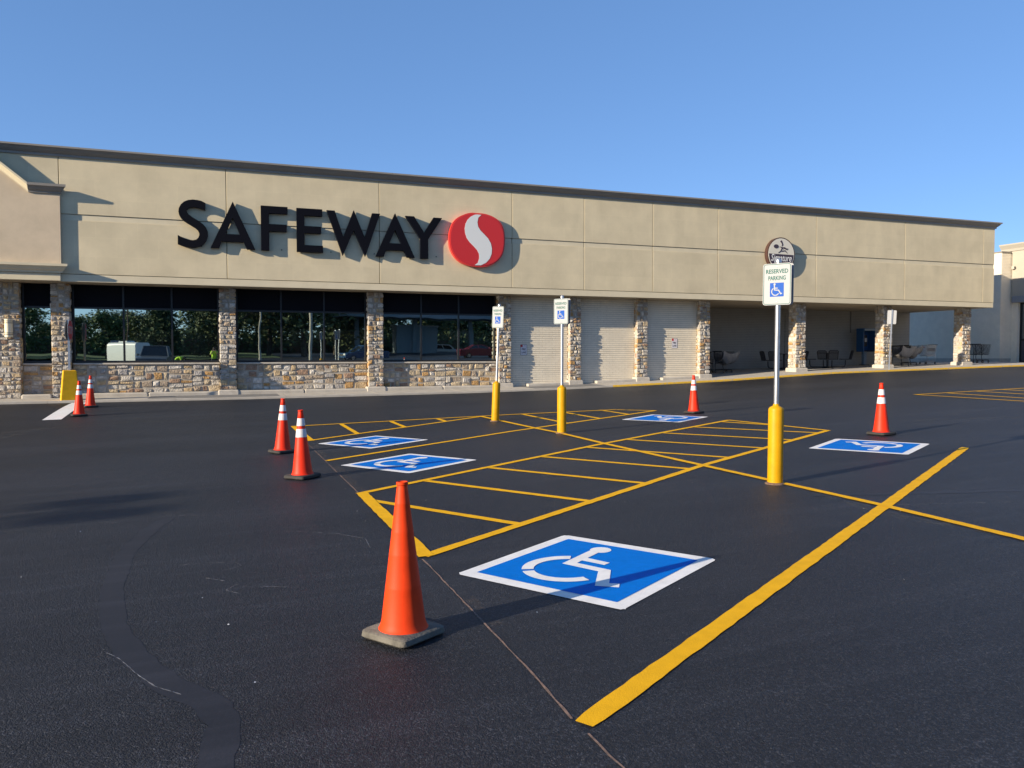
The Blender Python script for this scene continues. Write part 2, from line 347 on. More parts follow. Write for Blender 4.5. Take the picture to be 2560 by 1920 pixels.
# ------------------------------------------------------------------ parking lot: one asphalt sheet
def axis(lo, fine0, fine1, hi, st):
    a = []; x = fine0
    while x <= fine1+1e-6: a.append(x); x += st
    g = st; x = fine0
    left = []
    while x > lo: g *= 1.35; x -= g; left.append(max(x, lo))
    g = st; x = fine1; right = []
    while x < hi: g *= 1.35; x += g; right.append(min(x, hi))
    return left[::-1]+a+right
xs = axis(-900, -12, 40, 900, .65); ys = axis(-900, -4, 30, 900, .5)
b = MB(); b.v = [(x, y, G(x, y)-(.12 if y > 29 else 0)) for y in ys for x in xs]
nx = len(xs)
b.f = [(j*nx+i, j*nx+i+1, (j+1)*nx+i+1, (j+1)*nx+i) for j in range(len(ys)-1) for i in range(nx-1)]
lot = b.build('parking_lot', 'asphalt', smooth='all'); tag(lot, kind='structure')
lot['label'] = 'freshly sealed black asphalt parking lot with painted stalls'

LAY = [.004, .0058, .0076, .0094]
def ribbon(name, pts, w, material, off, step=.09, jit=.0045, label=None, parent=lot, ends=0):
    P = [Vector((a[0], a[1], 0)) for a in pts]; S = []
    for i in range(len(P)-1):
        n = max(1, int((P[i+1]-P[i]).length/step))
        for k in range(n): S.append(P[i].lerp(P[i+1], k/n))
    S.append(P[-1]); b = MB(); vs = []; N = len(S); wd = w if isinstance(w, (list, tuple)) else None
    for i, p in enumerate(S):
        t = (S[min(i+1, N-1)]-S[max(i-1, 0)]).normalized(); nn = Vector((-t.y, t.x, 0))
        ww = w
        if ends and (i == 0 or i == N-1): ww = w*.8
        for sg in (-1, 1):
            q = p+nn*(sg*ww/2+rng.uniform(-jit, jit)); vs.append((q.x, q.y, G(q.x, q.y)+off))
    b.add(vs, [(2*i, 2*i+1, 2*i+3, 2*i+2) for i in range(N-1)])
    b.f = [tuple(reversed(f)) for f in b.f]
    o = b.build(name, material, parent)
    if label: o['label'] = label
    return o
def on(p, q, x):
    bend = {(1.50, 9.17): (6.11, 11.9), (1.53, 6.14): (6.18, 9.08), (1.52, 12.19): (5.45, 14.58)}.get(p)
    if bend: p, q = (p, bend) if x < bend[0] else (bend, q)
    return p[1]+(q[1]-p[1])*(x-p[0])/(q[0]-p[0])
A0, A1 = (1.49, 3.085), (10.60, 8.675)
L10, L11 = (1.50, 9.17), (10.30, 14.14); L20, L21 = (1.53, 6.14), (10.60, 11.53)
M0, M1 = (1.52, 12.19), (10.28, 17.15); F0, F1 = (1.57, 15.14), (6.0, 18.14)
ribbon('yellow_line', [A0, (5.9, on(A0, A1, 5.9)), A1], .118, 'yellow', LAY[1], label='wide yellow stall line running from the foreground to the right', ends=1)
ribbon('yellow_line', [L10, (6.11, 11.9), L11], .10, 'yellow', LAY[1], label='yellow line along the far side of the central hatched aisle')
ribbon('yellow_line', [L20, (6.18, 9.08), L21], .105, 'yellow', LAY[1], label='yellow line along the near side of the central hatched aisle')
ribbon('yellow_line', [M0, (5.45, 14.58), M1], .10, 'yellow', LAY[1], label='yellow stall line between the two left blue symbols')
ribbon('yellow_line', [F0, F1], .10, 'yellow', LAY[1], label='yellow line closing the far hatched aisle on its near side')
ribbon('yellow_line', [(1.49, 18.18), (6.8, 18.18), (9.6, 17.98)], .10, 'yellow', LAY[2], label='yellow line farthest from the camera, along the top of the far aisle')
ribbon('yellow_line', [(9.6, 17.98), (10.28, 17.15)], .10, 'yellow', LAY[0])
ribbon('yellow_line', [(5.97, 18.16), (6.06, 15.06), (6.14, 13.7), (6.12, 11.93), (6.18, 9.08), (6.24, 6.07), (6.2, 4.5), (6.2, -6)], .10, 'yellow', LAY[3], label='long yellow line the bollards stand on, crossing the stall lines')
ribbon('yellow_line', [(1.55, 9.2), (1.55, 6.12)], .13, 'yellow', LAY[2], label='thick yellow end of the central hatched aisle behind the near cone')
ribbon('yellow_line', [(1.55, 18.2), (1.6, 15.1)], .13, 'yellow', LAY[0])
ribbon('yellow_line', [(10.27, 14.14), (10.56, 11.52)], .10, 'yellow', LAY[2])
for k in range(9):                                # hatching of the central aisle
    x0 = 1.35+1.075*k; p0 = [x0, on(L10, L11, x0)]; x1 = 2.66+1.075*k if k < 8 else 10.5
    p1 = [x1, on(L20, L21, x1)]
    dx, dy = p1[0]-p0[0], p1[1]-p0[1]; ln = math.hypot(dx, dy); p1 = [p1[0]-dx/ln*.03, p1[1]-dy/ln*.03]; p0 = [p0[0]+dx/ln*.03, p0[1]+dy/ln*.03]
    if k == 0: p0 = [1.56, 8.72]
    if k == 8: p1 = [10.42, 12.75]
    ribbon('yellow_line', [p0, p1], .10, 'yellow', LAY[0])
for x in (2.6, 3.75, 4.88): ribbon('yellow_line', [(x, 18.17), (x, on(F0, F1, x))], .10, 'yellow', LAY[0])
for x in (7.07, 8.16, 9.22): ribbon('yellow_line', [(x, 18.15), (x, on(M0, M1, x))], .10, 'yellow', LAY[0])
ribbon('yellow_line', [(19.4, 17.55), (24.09, 17.66), (31, 17.8)], .10, 'yellow', LAY[1], label='far line of the hatched aisle at the right edge')
ribbon('yellow_line', [(19.38, 17.6), (19.29, 14.13), (19.2, 10)], .10, 'yellow', LAY[2], label='near line of the hatched aisle at the right edge')
for k, (xa, ya) in enumerate(((20.59, 17.5), (21.88, 17.55), (23.08, 17.6), (24.3, 17.62), (25.5, 17.65))):
    ribbon('yellow_line', [(xa, ya), (xa-.42, ya-3.9-.0*k)], .10, 'yellow', LAY[0])
ribbon('stop_bar', [(-3.92, 22.15), (-4.07, 27.34)], .42, 'white_paint', LAY[0], label='white stop bar at the yellow sign base', jit=.002)
ribbon('chalk_line', [(1.49, 14.41), (1.515, 9.25)], .0105, 'chalk', LAY[0], jit=.004, label='thin pinkish chalk line left of the stalls')
ribbon('chalk_line', [(1.50, 6.06), (1.50, 5.55), (1.485, 3.68), (1.465, 3.15)], .0105, 'chalk', LAY[0], jit=.004)
ribbon('chalk_line', [(1.47, 3.0), (1.48, 2.6), (1.48, -1)], .0105, 'chalk', LAY[0], jit=.004)
for a, bb in (((1.56, 14.3), (1.56, 12.6)), ((1.56, 11.6), (1.58, 9.3)), ((1.55, 5.0), (1.55, 4.4))):
    ribbon('overspray', [a, bb], .10, 'overspray', .0022, jit=.03)
seal = [(-.52, 8.7), (-.65, 8.22), (-.77, 7.31), (-.75, 6.27), (-.65, 5.42), (-.48, 4.79), (-.27, 4.30), (-.06, 3.98), (-.0, 3.74), (-.05, 3.3), (-.25, 2.4)]
ribbon('crack_sealer', seal, .155, 'sealer', .0012, step=.06, jit=.010, label='smooth dark winding band of crack sealer in the left foreground')
ribbon('crack_sealer', [(12.4, 2), (9.5, 5.1), (8.3, 5.9), (6.0, 6.75)], .10, 'sealer', .0022, step=.1, jit=.02)
for pts in ([(-.62,4.90),(-.545,4.78),(-.43,4.50),(-.33,4.30),(-.2,4.14)], [(-1.15,8.85),(-.98,8.72)], [(-.55,8.9),(-.1,8.65),(.35,8.5)], [(-.32,6.72),(-.1,6.7),(.1,6.62),(.14,6.5),(.05,6.42)],
            [(-.12,6.25),(.02,6.1)], [(.1,5.98),(.02,5.86),(.12,5.72)], [(.25,5.85),(.45,5.75)], [(.55,7.6),(1.0,7.25),(1.2,6.95),(1.18,6.6)], [(10.4,7.6),(12.5,6.9),(15,5.9)], [(6.4,6.0),(8.3,5.3)], [(10.5,9.0),(13.5,8.1),(17,7.0)]):
    ribbon('hairline_crack', pts, .0045, 'crack', .0024, step=.03, jit=.003)
for pts in ([(-4.6,18.0),(-3.9,20.2),(-1.9,20.9),(1.1,20.8)], [(-5.2,19.2),(-2.5,21.6),(2.5,21.9)], [(4.9,23.2),(9.0,23.0),(17.5,22.2),(27,21.5)], [(3,24.2),(10,24.0),(19,23.6)], [(6.2,7.4),(6.0,5.6),(6.3,4.4),(7.0,3.6)], [(6.0,11.2),(6.3,8.8),(6.2,6.6)], [(13,12),(18,11),(24,12.5)]):
    ribbon('tyre_mark', pts, .16, 'tyre_scuff', .0021, step=.15, jit=.01)
b = MB()
for i in range(70):
    y = rng.uniform(4, 17); x = rng.uniform(-.1*y-1, 1.25*y); s = rng.uniform(.002, .006); z = G(x, y)+.003; a = rng.uniform(0, 3)
    c, d = s*math.cos(a), s*math.sin(a)
    b.add([(x-c,y-d,z),(x+d,y-c,z),(x+c*1.6,y+d*1.6,z),(x-d,y+c,z+.004)], [(0,1,2,3)])
tag(b.build('paint_flecks', 'fleck', lot), kind='stuff')

# accessible symbols
HEAD = ((-.172, .44), .087)
BODY = [(-.235,.374),(-.204,-.064),(.137,-.088),(.304,-.397),(.461,-.335),(.42,-.258),(.356,-.292),(.197,-.008),(-.118,.012),(-.125,.092),(.085,.080),(.088,.155),(-.127,.175),(-.142,.36)]
def arc(c, r0, r1, a0, a1, n=18):
    o = [(c[0]+r1*math.cos(R(a0+(a1-a0)*i/n)), c[1]+r1*math.sin(R(a0+(a1-a0)*i/n))) for i in range(n+1)]
    i_ = [(c[0]+r0*math.cos(R(a0+(a1-a0)*i/n)), c[1]+r0*math.sin(R(a0+(a1-a0)*i/n))) for i in range(n+1)]
    return o+i_[::-1]
def figure_loops(gap=True):
    L = [[(HEAD[0][0]+HEAD[1]*math.cos(R(a)), HEAD[0][1]+HEAD[1]*math.sin(R(a))) for a in range(0, 360, 20)], BODY]
    c = (-.10, -.15)
    if gap: L += [arc(c, .252, .342, 119, 219), arc(c, .252, .342, 228, 332)]
    else: L += [arc(c, .262, .342, 122, 330, 30)]
    return L
def flat(name, loops, to3, material, parent, label=None):
    b = MB()
    for i, l in enumerate(loops):
        tr = tessellate_polygon([[Vector((p[0], p[1], 0)) for p in l]])
        vs = [to3(p[0], p[1], i) for p in l]
        fs = []
        for t in tr:
            a, b_, c = [l[k] for k in t]
            cr = (b_[0]-a[0])*(c[1]-a[1])-(b_[1]-a[1])*(c[0]-a[0])
            fs.append(tuple(t) if cr > 0 else tuple(reversed(t)))
        b.add(vs, fs)
    o = b.build(name, material, parent)
    if label: o['label'] = label
    return o
def symbol(cx, cy, ang, label):
    a = R(ang); u = (math.cos(a), math.sin(a)); r = (math.sin(a), -math.cos(a))
    def to(off, dz=0.0):
        def f(x, y, i):
            X = cx+r[0]*x+u[0]*y; Y = cy+r[1]*x+u[1]*y
            return (X, Y, G(X, Y)+off+i*dz)
        return f
    sq = rrect(-.715, .715, -.715, .715, .05); jit = [(x+rng.uniform(-.006,.006), y+rng.uniform(-.006,.006)) for x, y in sq]
    w = flat('accessible_symbol', [jit], to(.004), 'white_paint', lot, label)
    flat('blue_field', [rrect(-.605, .605, -.605, .605, .008)], to(.0062), 'blue_paint', w)
    flat('wheelchair_figure', figure_loops(), to(.0084, .0007), 'white_paint', w)
symbol(2.61, 5.31, 31.0, 'large blue wheelchair symbol with white border painted in the foreground')
symbol(2.62, 11.36, 31.5, 'blue wheelchair symbol painted right of the two striped cones, the nearer one')
symbol(2.63, 14.30, 31.5, 'blue wheelchair symbol painted behind the two striped cones, the farther one')
symbol(9.40, 15.27, 210.5, 'blue wheelchair symbol painted below the lone cone in the middle distance')
symbol(9.55, 9.50, 210.5, 'blue wheelchair symbol painted in front of the cone at right')

# ------------------------------------------------------------------ sidewalk: slabs and kerb
side = thing('sidewalk', 'pale concrete sidewalk along the shop front', 'sidewalk'); del side['category']; tag(side, kind='structure')
def slab(x0, x1, y0, y1, zf, th, name, mt, parent, n=2, ch=.008):
    b = MB(); vs = []
    for i in range(n+1):
        x = x0+(x1-x0)*i/n
        for (y, d) in ((y0, -th), (y0, -ch), (y0+ch, 0), (y1-ch, 0), (y1, -ch), (y1, -th)): vs.append((x, y, zf(x, y)+d))
    fs = []
    for i in range(n):
        for k in range(5): fs.append((i*6+k, (i+1)*6+k, (i+1)*6+k+1, i*6+k+1))
    fs += [(5,4,3,2,1,0), tuple(n*6+k for k in range(6))]
    return b.add(vs, fs).build(name, mt, parent, center=True)
xj = [-14, -10.8, -7.6, -4.95, -1.35, 2.1, 5.2, 8.3, 11.4, 14.5, 17.6, 20.7, 23.8, 26.9, 30, 33.1, 36.2, 39.3, 42.4]
for i in range(len(xj)-1):
    slab(xj[i]+.006, xj[i+1]-.006, YC+.155, 33.3 if xj[i] > 19 else 29.5, SW, .25, 'slab', 'concrete', side)
for i in range(len(xj)-1):
    yel = xj[i] > 14
    n = 1; slab(xj[i]+.004, xj[i+1]-.004, YC, YC+.15, lambda x, y: SW(x, YC+.15), .3, 'kerb_stone', 'curb_yellow' if yel else 'concrete', side)
b = MB(); b.add([(x, y, SW(x, y)-.03) for y in (YC+.1, 33.3) for x in (-14, 8, 20, 26, 43)], [(i, i+1, i+6, i+5) for i in range(4)]); b.build('slab_bed', 'base_dark', side)

# ------------------------------------------------------------------ the supermarket
YF, ZB, ZT, XE, YW = 28.3, 4.06, 7.97, 36.31, 33.3
store = thing('store_building', 'long tan stucco supermarket with stone pillars and dark windows', 'building', loc=(0, 0, 0))
joints = [-14.0, -4.67, .29, 5.48, 10.6, 13.66, 16.79, 19.97, 25.2, 30.44, 35.54, XE]
def pbox(name, mt, x0, x1, y0, y1, z0, z1, parent=store, ch=.006):
    return MB().bbox(x0, x1, y0, y1, z0, z1, ch).build(name, mt, parent, center=True)
for i in range(len(joints)-1):
    a, c = joints[i]+.011, joints[i+1]-(.011 if i < len(joints)-2 else 0)
    pbox('wall_panel', 'stucco', a, c, YF, YF+.06, 6.20, ZT+.02)
    pbox('wall_panel', 'stucco', a, c, YF, YF+.06, 4.308, 6.00)
    pbox('reveal_band', 'stucco_band', a+.002, c-.002, YF+.028, YF+.06, 6.003, 6.188)
pbox('lower_band', 'stucco_band', -14, XE, YF+.012, YF+.06, ZB, 4.293)
MB().box(-14, XE-.01, YF+.061, YF+.3, ZB+.02, 8.2).build('fascia_core', 'joint', store, center=True)
MB().box(XE-.06, XE, YF+.062, YW-.002, ZB, ZT+.02).build('end_wall_panel', 'stucco', store, center=True)
MB().box(-60, XE-.07, YF+.302, YW+.4, ZB+.004, ZB+.06).build('soffit', 'soffit', store, center=True)
# cornice in sections, mitred at the right-hand corner
PROF = [(0,7.97),(.052,7.97),(.052,8.035),(.07,8.05),(.10,8.075),(.145,8.12),(.19,8.185),(.21,8.205),(.235,8.205),(.235,8.26),(0,8.27)]
def cornice_piece(sections):
    b = MB(); n = len(PROF); vs = []
    for fn in sections: vs += [fn(o, z) for o, z in PROF]
    fs = []
    for k in range(len(sections)-1):
        for i in range(n-1): fs.append((k*n+i, k*n+i+1, (k+1)*n+i+1, (k+1)*n+i))
    fs += [tuple(range(n)), tuple(reversed([(len(sections)-1)*n+i for i in range(n)]))]
    b.add(vs, fs).build('cornice_section', 'cornice', store, center=True, recalc=True)
x = -14.0
while x < 33.2:
    x1 = x+3.32; cornice_piece([lambda o, z, X=x+.003: (X, YF-o, z), lambda o, z, X=x1-.003: (X, YF-o, z)]); x = x1
cornice_piece([lambda o, z, X=x+.003: (X, YF-o, z), lambda o, z: (XE+o, YF-o, z), lambda o, z: (XE+o, 38.3, z)])
MB().box(-60, XE-.02, YF+.31, 38.2, 7.9, 8.1).build('roof', 'joint', store, center=True)
# body of the store behind
MB().box(-60, 19.58, 29.62, 33.6, 0, ZB).build('interior_block', 'joint', store, center=True)
MB().box(-60, XE-.06, YW+.42, 38.2, 0, 7.88).build('rear_block', 'stucco', store, center=True)

def brick_field(b, org, A, N, w, h, zlo=None, bw=.29, bh=.0865):
    """courses of bricks over a w x h rectangle; A along, N outward"""
    org, A, N = Vector(org), Vector(A), Vector(N); nr = int(h/bh)+1; g = .0075
    for r in range(nr):
        z0 = r*bh+g; z1 = min((r+1)*bh-g, h)
        if z1 <= z0: continue
        s = -(bw/2 if r % 2 else 0); 
        while s < w:
            a0 = max(s+.003, 0); a1 = min(s+bw-.003, w); s += bw
            if a1-a0 < .02: continue
            if zlo is not None:
                p = org+A*((a0+a1)/2)
                if org.z+z1 < SW(p.x, p.y)-.05: continue
            d = .015+rng.uniform(-.0015, .0015)
            q = [org+A*a0+Vector((0,0,z0)), org+A*a1+Vector((0,0,z0)), org+A*a1+Vector((0,0,z1)), org+A*a0+Vector((0,0,z1))]
            b.add(q+[p+N*d for p in q], [(4,5,6,7),(0,1,5,4),(1,2,6,5),(2,3,7,6),(3,0,4,7)])
def brick_wall(name, x0, x1, y, zb, zt, mt='brick'):
    o = MB().box(x0, x1, y, y+.2, zb-.4, zt).build(name, 'brick_joint', store, center=True)
    b = MB(); brick_field(b, (x0, y, zb), (1,0,0), (0,-1,0), x1-x0, zt-zb, 1)
    tag(b.build('bricks', mt, o), kind='stuff')
    return o
YB = 29.28
def fix_child(o):      # children built in world coordinates under a centred parent
    for ch in o.children: ch.location = ch.location-o.location
for (a, c) in ((10.82, 13.37), (13.87, 16.47), (16.99, 19.57)):
    w_ = brick_wall('brick_wall', a, c, YB, .3, ZB-.003); fix_child(w_)
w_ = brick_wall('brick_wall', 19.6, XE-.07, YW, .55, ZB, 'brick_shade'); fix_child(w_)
MB().box(19.62, XE-.08, YW-.035, YW-.013, .5, 1.0).build('wall_base', 'base_dark', store, center=True)
o = MB().box(19.58, 19.6, 29.3, YW, .3, ZB-.002).build('brick_wall', 'brick_joint', store, center=True)
b = MB(); brick_field(b, (19.601, YW-.02, .5), (0,-1,0), (1,0,0), 3.4, 3.5, 1); tag(b.build('bricks', 'brick', o), kind='stuff'); fix_child(o)
o = MB().box(XE-.26, XE-.06, YW+.001, 38.2, .3, 7.85).build('brick_wall', 'brick_joint', store, center=True)
pbox('door_seam', 'frame_black', 26.9+.75, 26.925+.75, YW-.016, YW-.012, 1.1, 3.85); 
pbox('conduit', 'base_dark', 31.98, 32.03, YW-.06, YW-.012, 2.9, ZB)

# stone work: irregular ashlar blocks
STONES = []          # (screen size, parent, mesh builder data, material)
def split(x, y, w, h, tw, th, out):
    if w > tw*1.55 or h > th*1.6:
        if w/tw > h/th*rng.uniform(.75, 1.3):
            k = w*rng.uniform(.30, .70); split(x, y, k, h, tw, th, out); split(x+k, y, w-k, h, tw, th, out)
        else:
            k = h*rng.uniform(.30, .70); split(x, y, w, k, tw, th, out); split(x, y+k, w, h-k, tw, th, out)
    else: out.append((x, y, w, h))
def stone_face(parent, org, A, N, w, h, tw, th, proud=(.014, .048), tone=None):
    org, A, N = Vector(org), Vector(A), Vector(N); Z = Vector((0,0,1)); out = []
    split(0, 0, w, h, tw, th, out)
    for (x, y, ww, hh) in out:
        g = .0035; j = min(ww, hh)*.23
        base = [(x+g, y+g), (x+ww-g, y+g), (x+ww-g, y+hh-g), (x+g, y+hh-g)]
        cx, cy = x+ww/2, y+hh/2
        q = []
        for (px, py) in base:
            ix = rng.uniform(0, j)*(1 if px < cx else -1) if 1e-3 < px-g and px < w-2*g else 0
            iy = rng.uniform(0, j)*(1 if py < cy else -1)
            q.append((px+ix, py+iy))
        d = rng.uniform(*proud); ins = min(ww, hh)*rng.uniform(.05, .14)
        vs = [org+A*a+Z*c-N*.012 for a, c in q]
        for a, c in q:
            l = math.hypot(cx-a, cy-c) or 1
            vs.append(org+A*(a+(cx-a)/l*ins)+Z*(c+(cy-c)/l*ins)+N*(d+rng.uniform(-.012, .008)))
        vs.append(org+A*(cx+rng.uniform(-.15,.15)*ww)+Z*(cy+rng.uniform(-.15,.15)*hh)+N*(d+rng.uniform(-.006, .018)))
        fs = [(0,1,5,4),(1,2,6,5),(2,3,7,6),(3,0,4,7),(4,5,8),(5,6,8),(6,7,8),(7,4,8)]
        k = rng.choices(range(len(SC)), [3.2,3.0,2.6,2.4,2.8,1.6,1.7,3.2,2.2])[0]
        c = org+A*cx+Z*cy; v = c-Vector((0,0,CAM_Z)); dep = v.dot(fwd)
        pxx, pyy = v.dot(r2)/dep, v.dot(u2)/dep
        vis = abs(pxx) < .66 and v.dot(N) < 0
        area = ww*hh*abs(v.normalized().dot(N))/dep**2 if vis else 0
        STONES.append((area, parent, vs, fs, k))
ZC = ZB+.003
pillars = [(-6.95,-5.97),(-5.1,-4.54),(.02,.56),(5.17,5.74),(10.3,10.82),(13.37,13.87),(16.47,16.99),(19.57,20.10),(24.73,25.29),(29.92,30.47),(35.09,35.67)]
names = ['widest stone pillar with the wall lamp at the left edge', 'stone pillar behind the stop sign', 'stone pillar between the first and second wide windows', 'stone pillar between the second and third wide windows',
         'stone pillar at the right end of the windows', 'stone pillar right of the first brick bay', 'stone pillar right of the second brick bay', 'stone pillar at the left end of the open walkway',
         'stone pillar behind the tallest reserved parking sign', 'stone pillar right of the pay phone', 'last stone pillar at the right end of the store']
for i, ((a, c), nm) in enumerate(zip(pillars, names)):
    yf = 29.03; free = i >= 8; dp = (.50 if free else .36); zf = SW((a+c)/2, 29)
    core = MB().box(a+.03, c-.03, yf, yf+dp, zf-.2, ZC).build('pillar', 'mortar', store, center=True); core['label'] = nm
    if i != 1 and i != 0: 
        pb = MB().bbox(a-.07, c+.07, yf-.115, yf+dp+(.1 if free else -.05), zf-.12, zf+.17, .03).build('plinth', 'plinth', core)
        pb.location = -core.location; zs = zf+.172
    else: zs = zf+.0
    stone_face(core, (a, yf, zs), (1,0,0), (0,-1,0), c-a, ZC-.004-zs, .185, .140)
    if i >= 4: stone_face(core, (a+.03, yf+dp, zs), (0,-1,0), (-1,0,0), dp+.02, ZC-.004-zs, .20, .16)
    elif i in (1, 2, 3): stone_face(core, (a+.03, yf+.28, zs), (0,-1,0), (-1,0,0), .29, ZC-.004-zs, .24, .18)
    if i < 5: stone_face(core, (c-.03, yf-.01, zs), (0,1,0), (1,0,0), .29, ZC-.004-zs, .24, .18)
    if free: stone_face(core, (c-.03, yf-.01, zs), (0,1,0), (1,0,0), dp, ZC-.004-zs, .3, .22)
# window bays
bays = [(-5.97,-5.1,1),(-4.54,.02,3),(.56,5.17,3),(5.74,10.3,3)]
YG = 29.42
for bi, (a, c, n) in enumerate(bays):
    zf = SW((a+c)/2, 29.2)
    kw = MB().box(a, c, YB+.02, YB+.25, zf-.2, 1.40).build('stone_knee_wall', 'mortar', store, center=True)
    kw['label'] = ['narrow stone wall under the small left window', 'low stone wall under the first wide window', 'low stone wall under the second wide window', 'low stone wall under the third wide window'][bi]
    stone_face(kw, (a+.01, YB+.02, zf+.10), (1,0,0), (0,-1,0), c-a-.02, 1.395-zf-.10, .31, .185, (.010, .042))
    sl = MB().bbox(a+.004, c-.004, YB-.05, YB+.22, 1.403, 1.462, .01).build('sill', 'plinth', kw); sl.location = -kw.location
    k0 = a; st = (c-a)/max(1, round((c-a)/2.3))
    while k0 < c-.05:
        bc = MB().bbox(k0+.004, min(k0+st, c)-.004, YB-.34, YB+.015, zf-.1, zf+.125, .035).build('concrete_base', 'concrete', kw, center=True); bc.location = bc.location-kw.location; k0 += st
    fr = MB()
    for k in range(n+1):
        xm = a+.035+(c-a-.07)*k/n; fr.box(xm-.028, xm+.028, YG-.06, YG+.05, 1.465, ZB-.005)
    fr.box(a+.001, c-.001, YG-.055, YG+.045, 1.4655, 1.535); fr.box(a+.001, c-.001, YG-.055, YG+.045, 3.262, 3.325)
    wn = fr.build('window', 'frame_black', store, center=True); wn['label'] = ['narrow dark window at the left edge', 'first wide dark window, reflecting trees and a truck', 'second wide dark window, reflecting trees and pale poles', 'third wide dark window, reflecting a canopy and cars'][bi]
    for k in range(n):
        x0 = a+.064+(c-a-.07)*k/n; x1 = a+.006+(c-a-.07)*(k+1)/n
        pn = MB().add([(x0, 0, -.87), (x1, 0, -.87), (x1, 0, .87), (x0, 0, .87)], [(0,1,2,3)]).build('pane', 'glass', wn, center=True)
        pn.location = (pn.location.x-wn.location.x, YG-wn.location.y, 2.40-wn.location.z)
        pn.rotation_euler = (R(.58+rng.uniform(-.03,.03)), 0, R(rng.uniform(-.04,.04)))
        hp = MB().bbox(x0+.002, x1-.002, YG-.04, YG+.02, 3.33, ZB-.006, .006).build('header_panel', 'navy_panel', wn, center=True)
        hp.location = hp.location-wn.location
for (a, c) in ((10.82, 13.37), (13.87, 16.47), (16.99, 19.57)):       # kerb under the brick bays
    slab(a+.72, c-.004, YB-.33, YB+.005, lambda x, y: SW(x, 29)+.11, .25, 'concrete_base', 'concrete', store, ch=.03)
# the individual stones: the 300 that show largest are parts, the rest of each face is one joined facing
STONES.sort(key=lambda s: -s[0]); rest = {}
for i, (ar, par, vs, fs, k) in enumerate(STONES):
    if i < 300:
        o = MB().add(vs, fs).build('stone', 'stone%d' % k, par, center=True); o.location = o.location-par.location
    else: rest.setdefault(par.name, (par, []))[1].append((vs, fs, k))
for par, L in rest.values():
    b = MB()
    for vs, fs, k in L: b.m = k; b.add(vs, fs)
    o = b.build('stone_facing', ['stone%d' % i for i in range(len(SC))], par); o.location = -par.location; tag(o, kind='stuff')

# entrance gable at the left edge
yp = 28.18; GX, GZ = -9.9, 10.45
gb = MB().prism([[(-4.63,4.32),(-4.63,6.8),(-5.5,6.8),(GX,GZ),(-14.3,6.8),(-15.2,6.8),(-15.2,4.32)]], lambda a, c, d: (a, d, c), yp, YF+.5)
gw = gb.build('entrance_gable', 'stucco_pink', store, recalc=True); gw['label'] = 'entrance gable of pinkish tan stucco at the left edge'
def mould(path, name, mt='stucco_band', prof=((0,0),(.04,0),(.05,.05),(.10,.09),(.16,.17),(.20,.20),(.205,.275),(0,.285))):
    """moulding along a path in the facade plane, profile (out, up)"""
    b = MB(); n = len(prof); vs = []
    for (x, z, sx) in path: vs += [(x+(o*sx if sx else 0), yp-.003-o, z+h) for o, h in prof]
    fs = [(k*n+i, k*n+i+1, (k+1)*n+i+1, (k+1)*n+i) for k in range(len(path)-1) for i in range(n-1)]+[tuple(range(n)), tuple(reversed([(len(path)-1)*n+i for i in range(n)]))]
    return b.add(vs, fs).build(name, mt, gw, recalc=True)
mould([(-5.48, 6.78, 0), (-4.63, 6.78, 1)], 'cornice_return', 'cornice')
mould([(GX, GZ-.02, 0), (-5.48, 6.78, 0)], 'raking_cornice', 'stucco_band')
mould([(-15.2, 4.31, 0), (-4.63, 4.31, 1)], 'lower_cornice')
MB().bbox(-15.2, -4.66, yp+.02, YF+.01, 4.07, 4.308, .006).build('lower_band', 'stucco_band', gw)
# the raised letters
LET = [([(-0.365,6.784),(-0.485,6.842),(-0.607,6.866),(-0.754,6.872),(-0.901,6.846),(-1.023,6.786),(-1.121,6.688),(-1.181,6.567),(-1.198,6.449),(-1.177,6.346),(-1.122,6.245),(-1.033,6.153),(-0.912,6.075),(-0.792,6.003),(-0.682,5.937),(-0.61,5.869),(-0.568,5.779),(-0.569,5.7),(-0.601,5.62),(-0.664,5.557),(-0.762,5.53),(-0.884,5.54),(-1.017,5.579),(-1.138,5.631),(-1.228,5.681),(-1.232,5.385),(-1.118,5.338),(-0.985,5.299),(-0.839,5.286),(-0.692,5.293),(-0.556,5.339),(-0.432,5.417),(-0.344,5.54),(-0.298,5.688),(-0.302,5.833),(-0.35,5.962),(-0.435,6.063),(-0.544,6.155),(-0.666,6.227),(-0.787,6.298),(-0.883,6.377),(-0.931,6.439),(-0.94,6.504),(-0.905,6.572),(-0.819,6.614),(-0.709,6.629),(-0.587,6.612),(-0.464,6.574),(-0.369,6.538)],),
 ([(.494,6.888),(-.223,5.308),(.045,5.308),(.129,5.538),(.835,5.538),(.931,5.308),(1.2,5.308)],[(.486,6.355),(.258,5.795),(.713,5.795)]),
 ([(1.394,6.818),(2.275,6.818),(2.275,6.572),(1.66,6.572),(1.66,6.208),(2.24,6.208),(2.24,5.963),(1.66,5.963),(1.66,5.303),(1.394,5.303)],),
 ([(2.575,6.813),(3.447,6.813),(3.447,6.567),(2.836,6.567),(2.836,6.208),(3.401,6.208),(3.401,5.963),(2.836,5.963),(2.836,5.545),(3.46,5.545),(3.46,5.303),(2.575,5.303)],),
 ([(3.6,6.80),(3.876,6.80),(4.173,5.89),(4.543,6.858),(4.925,5.905),(5.201,6.79),(5.482,6.79),(4.94,5.235),(4.54,6.154),(4.149,5.235)],),
 ([(6.03,6.836),(5.318,5.268),(5.606,5.268),(5.694,5.505),(6.346,5.505),(6.459,5.268),(6.744,5.268)],[(6.026,6.25),(5.812,5.757),(6.249,5.757)]),
 ([(6.405,6.772),(6.727,6.772),(7.103,6.2),(7.466,6.772),(7.784,6.772),(7.25,5.965),(7.25,5.256),(6.963,5.256),(6.963,5.965)],)]
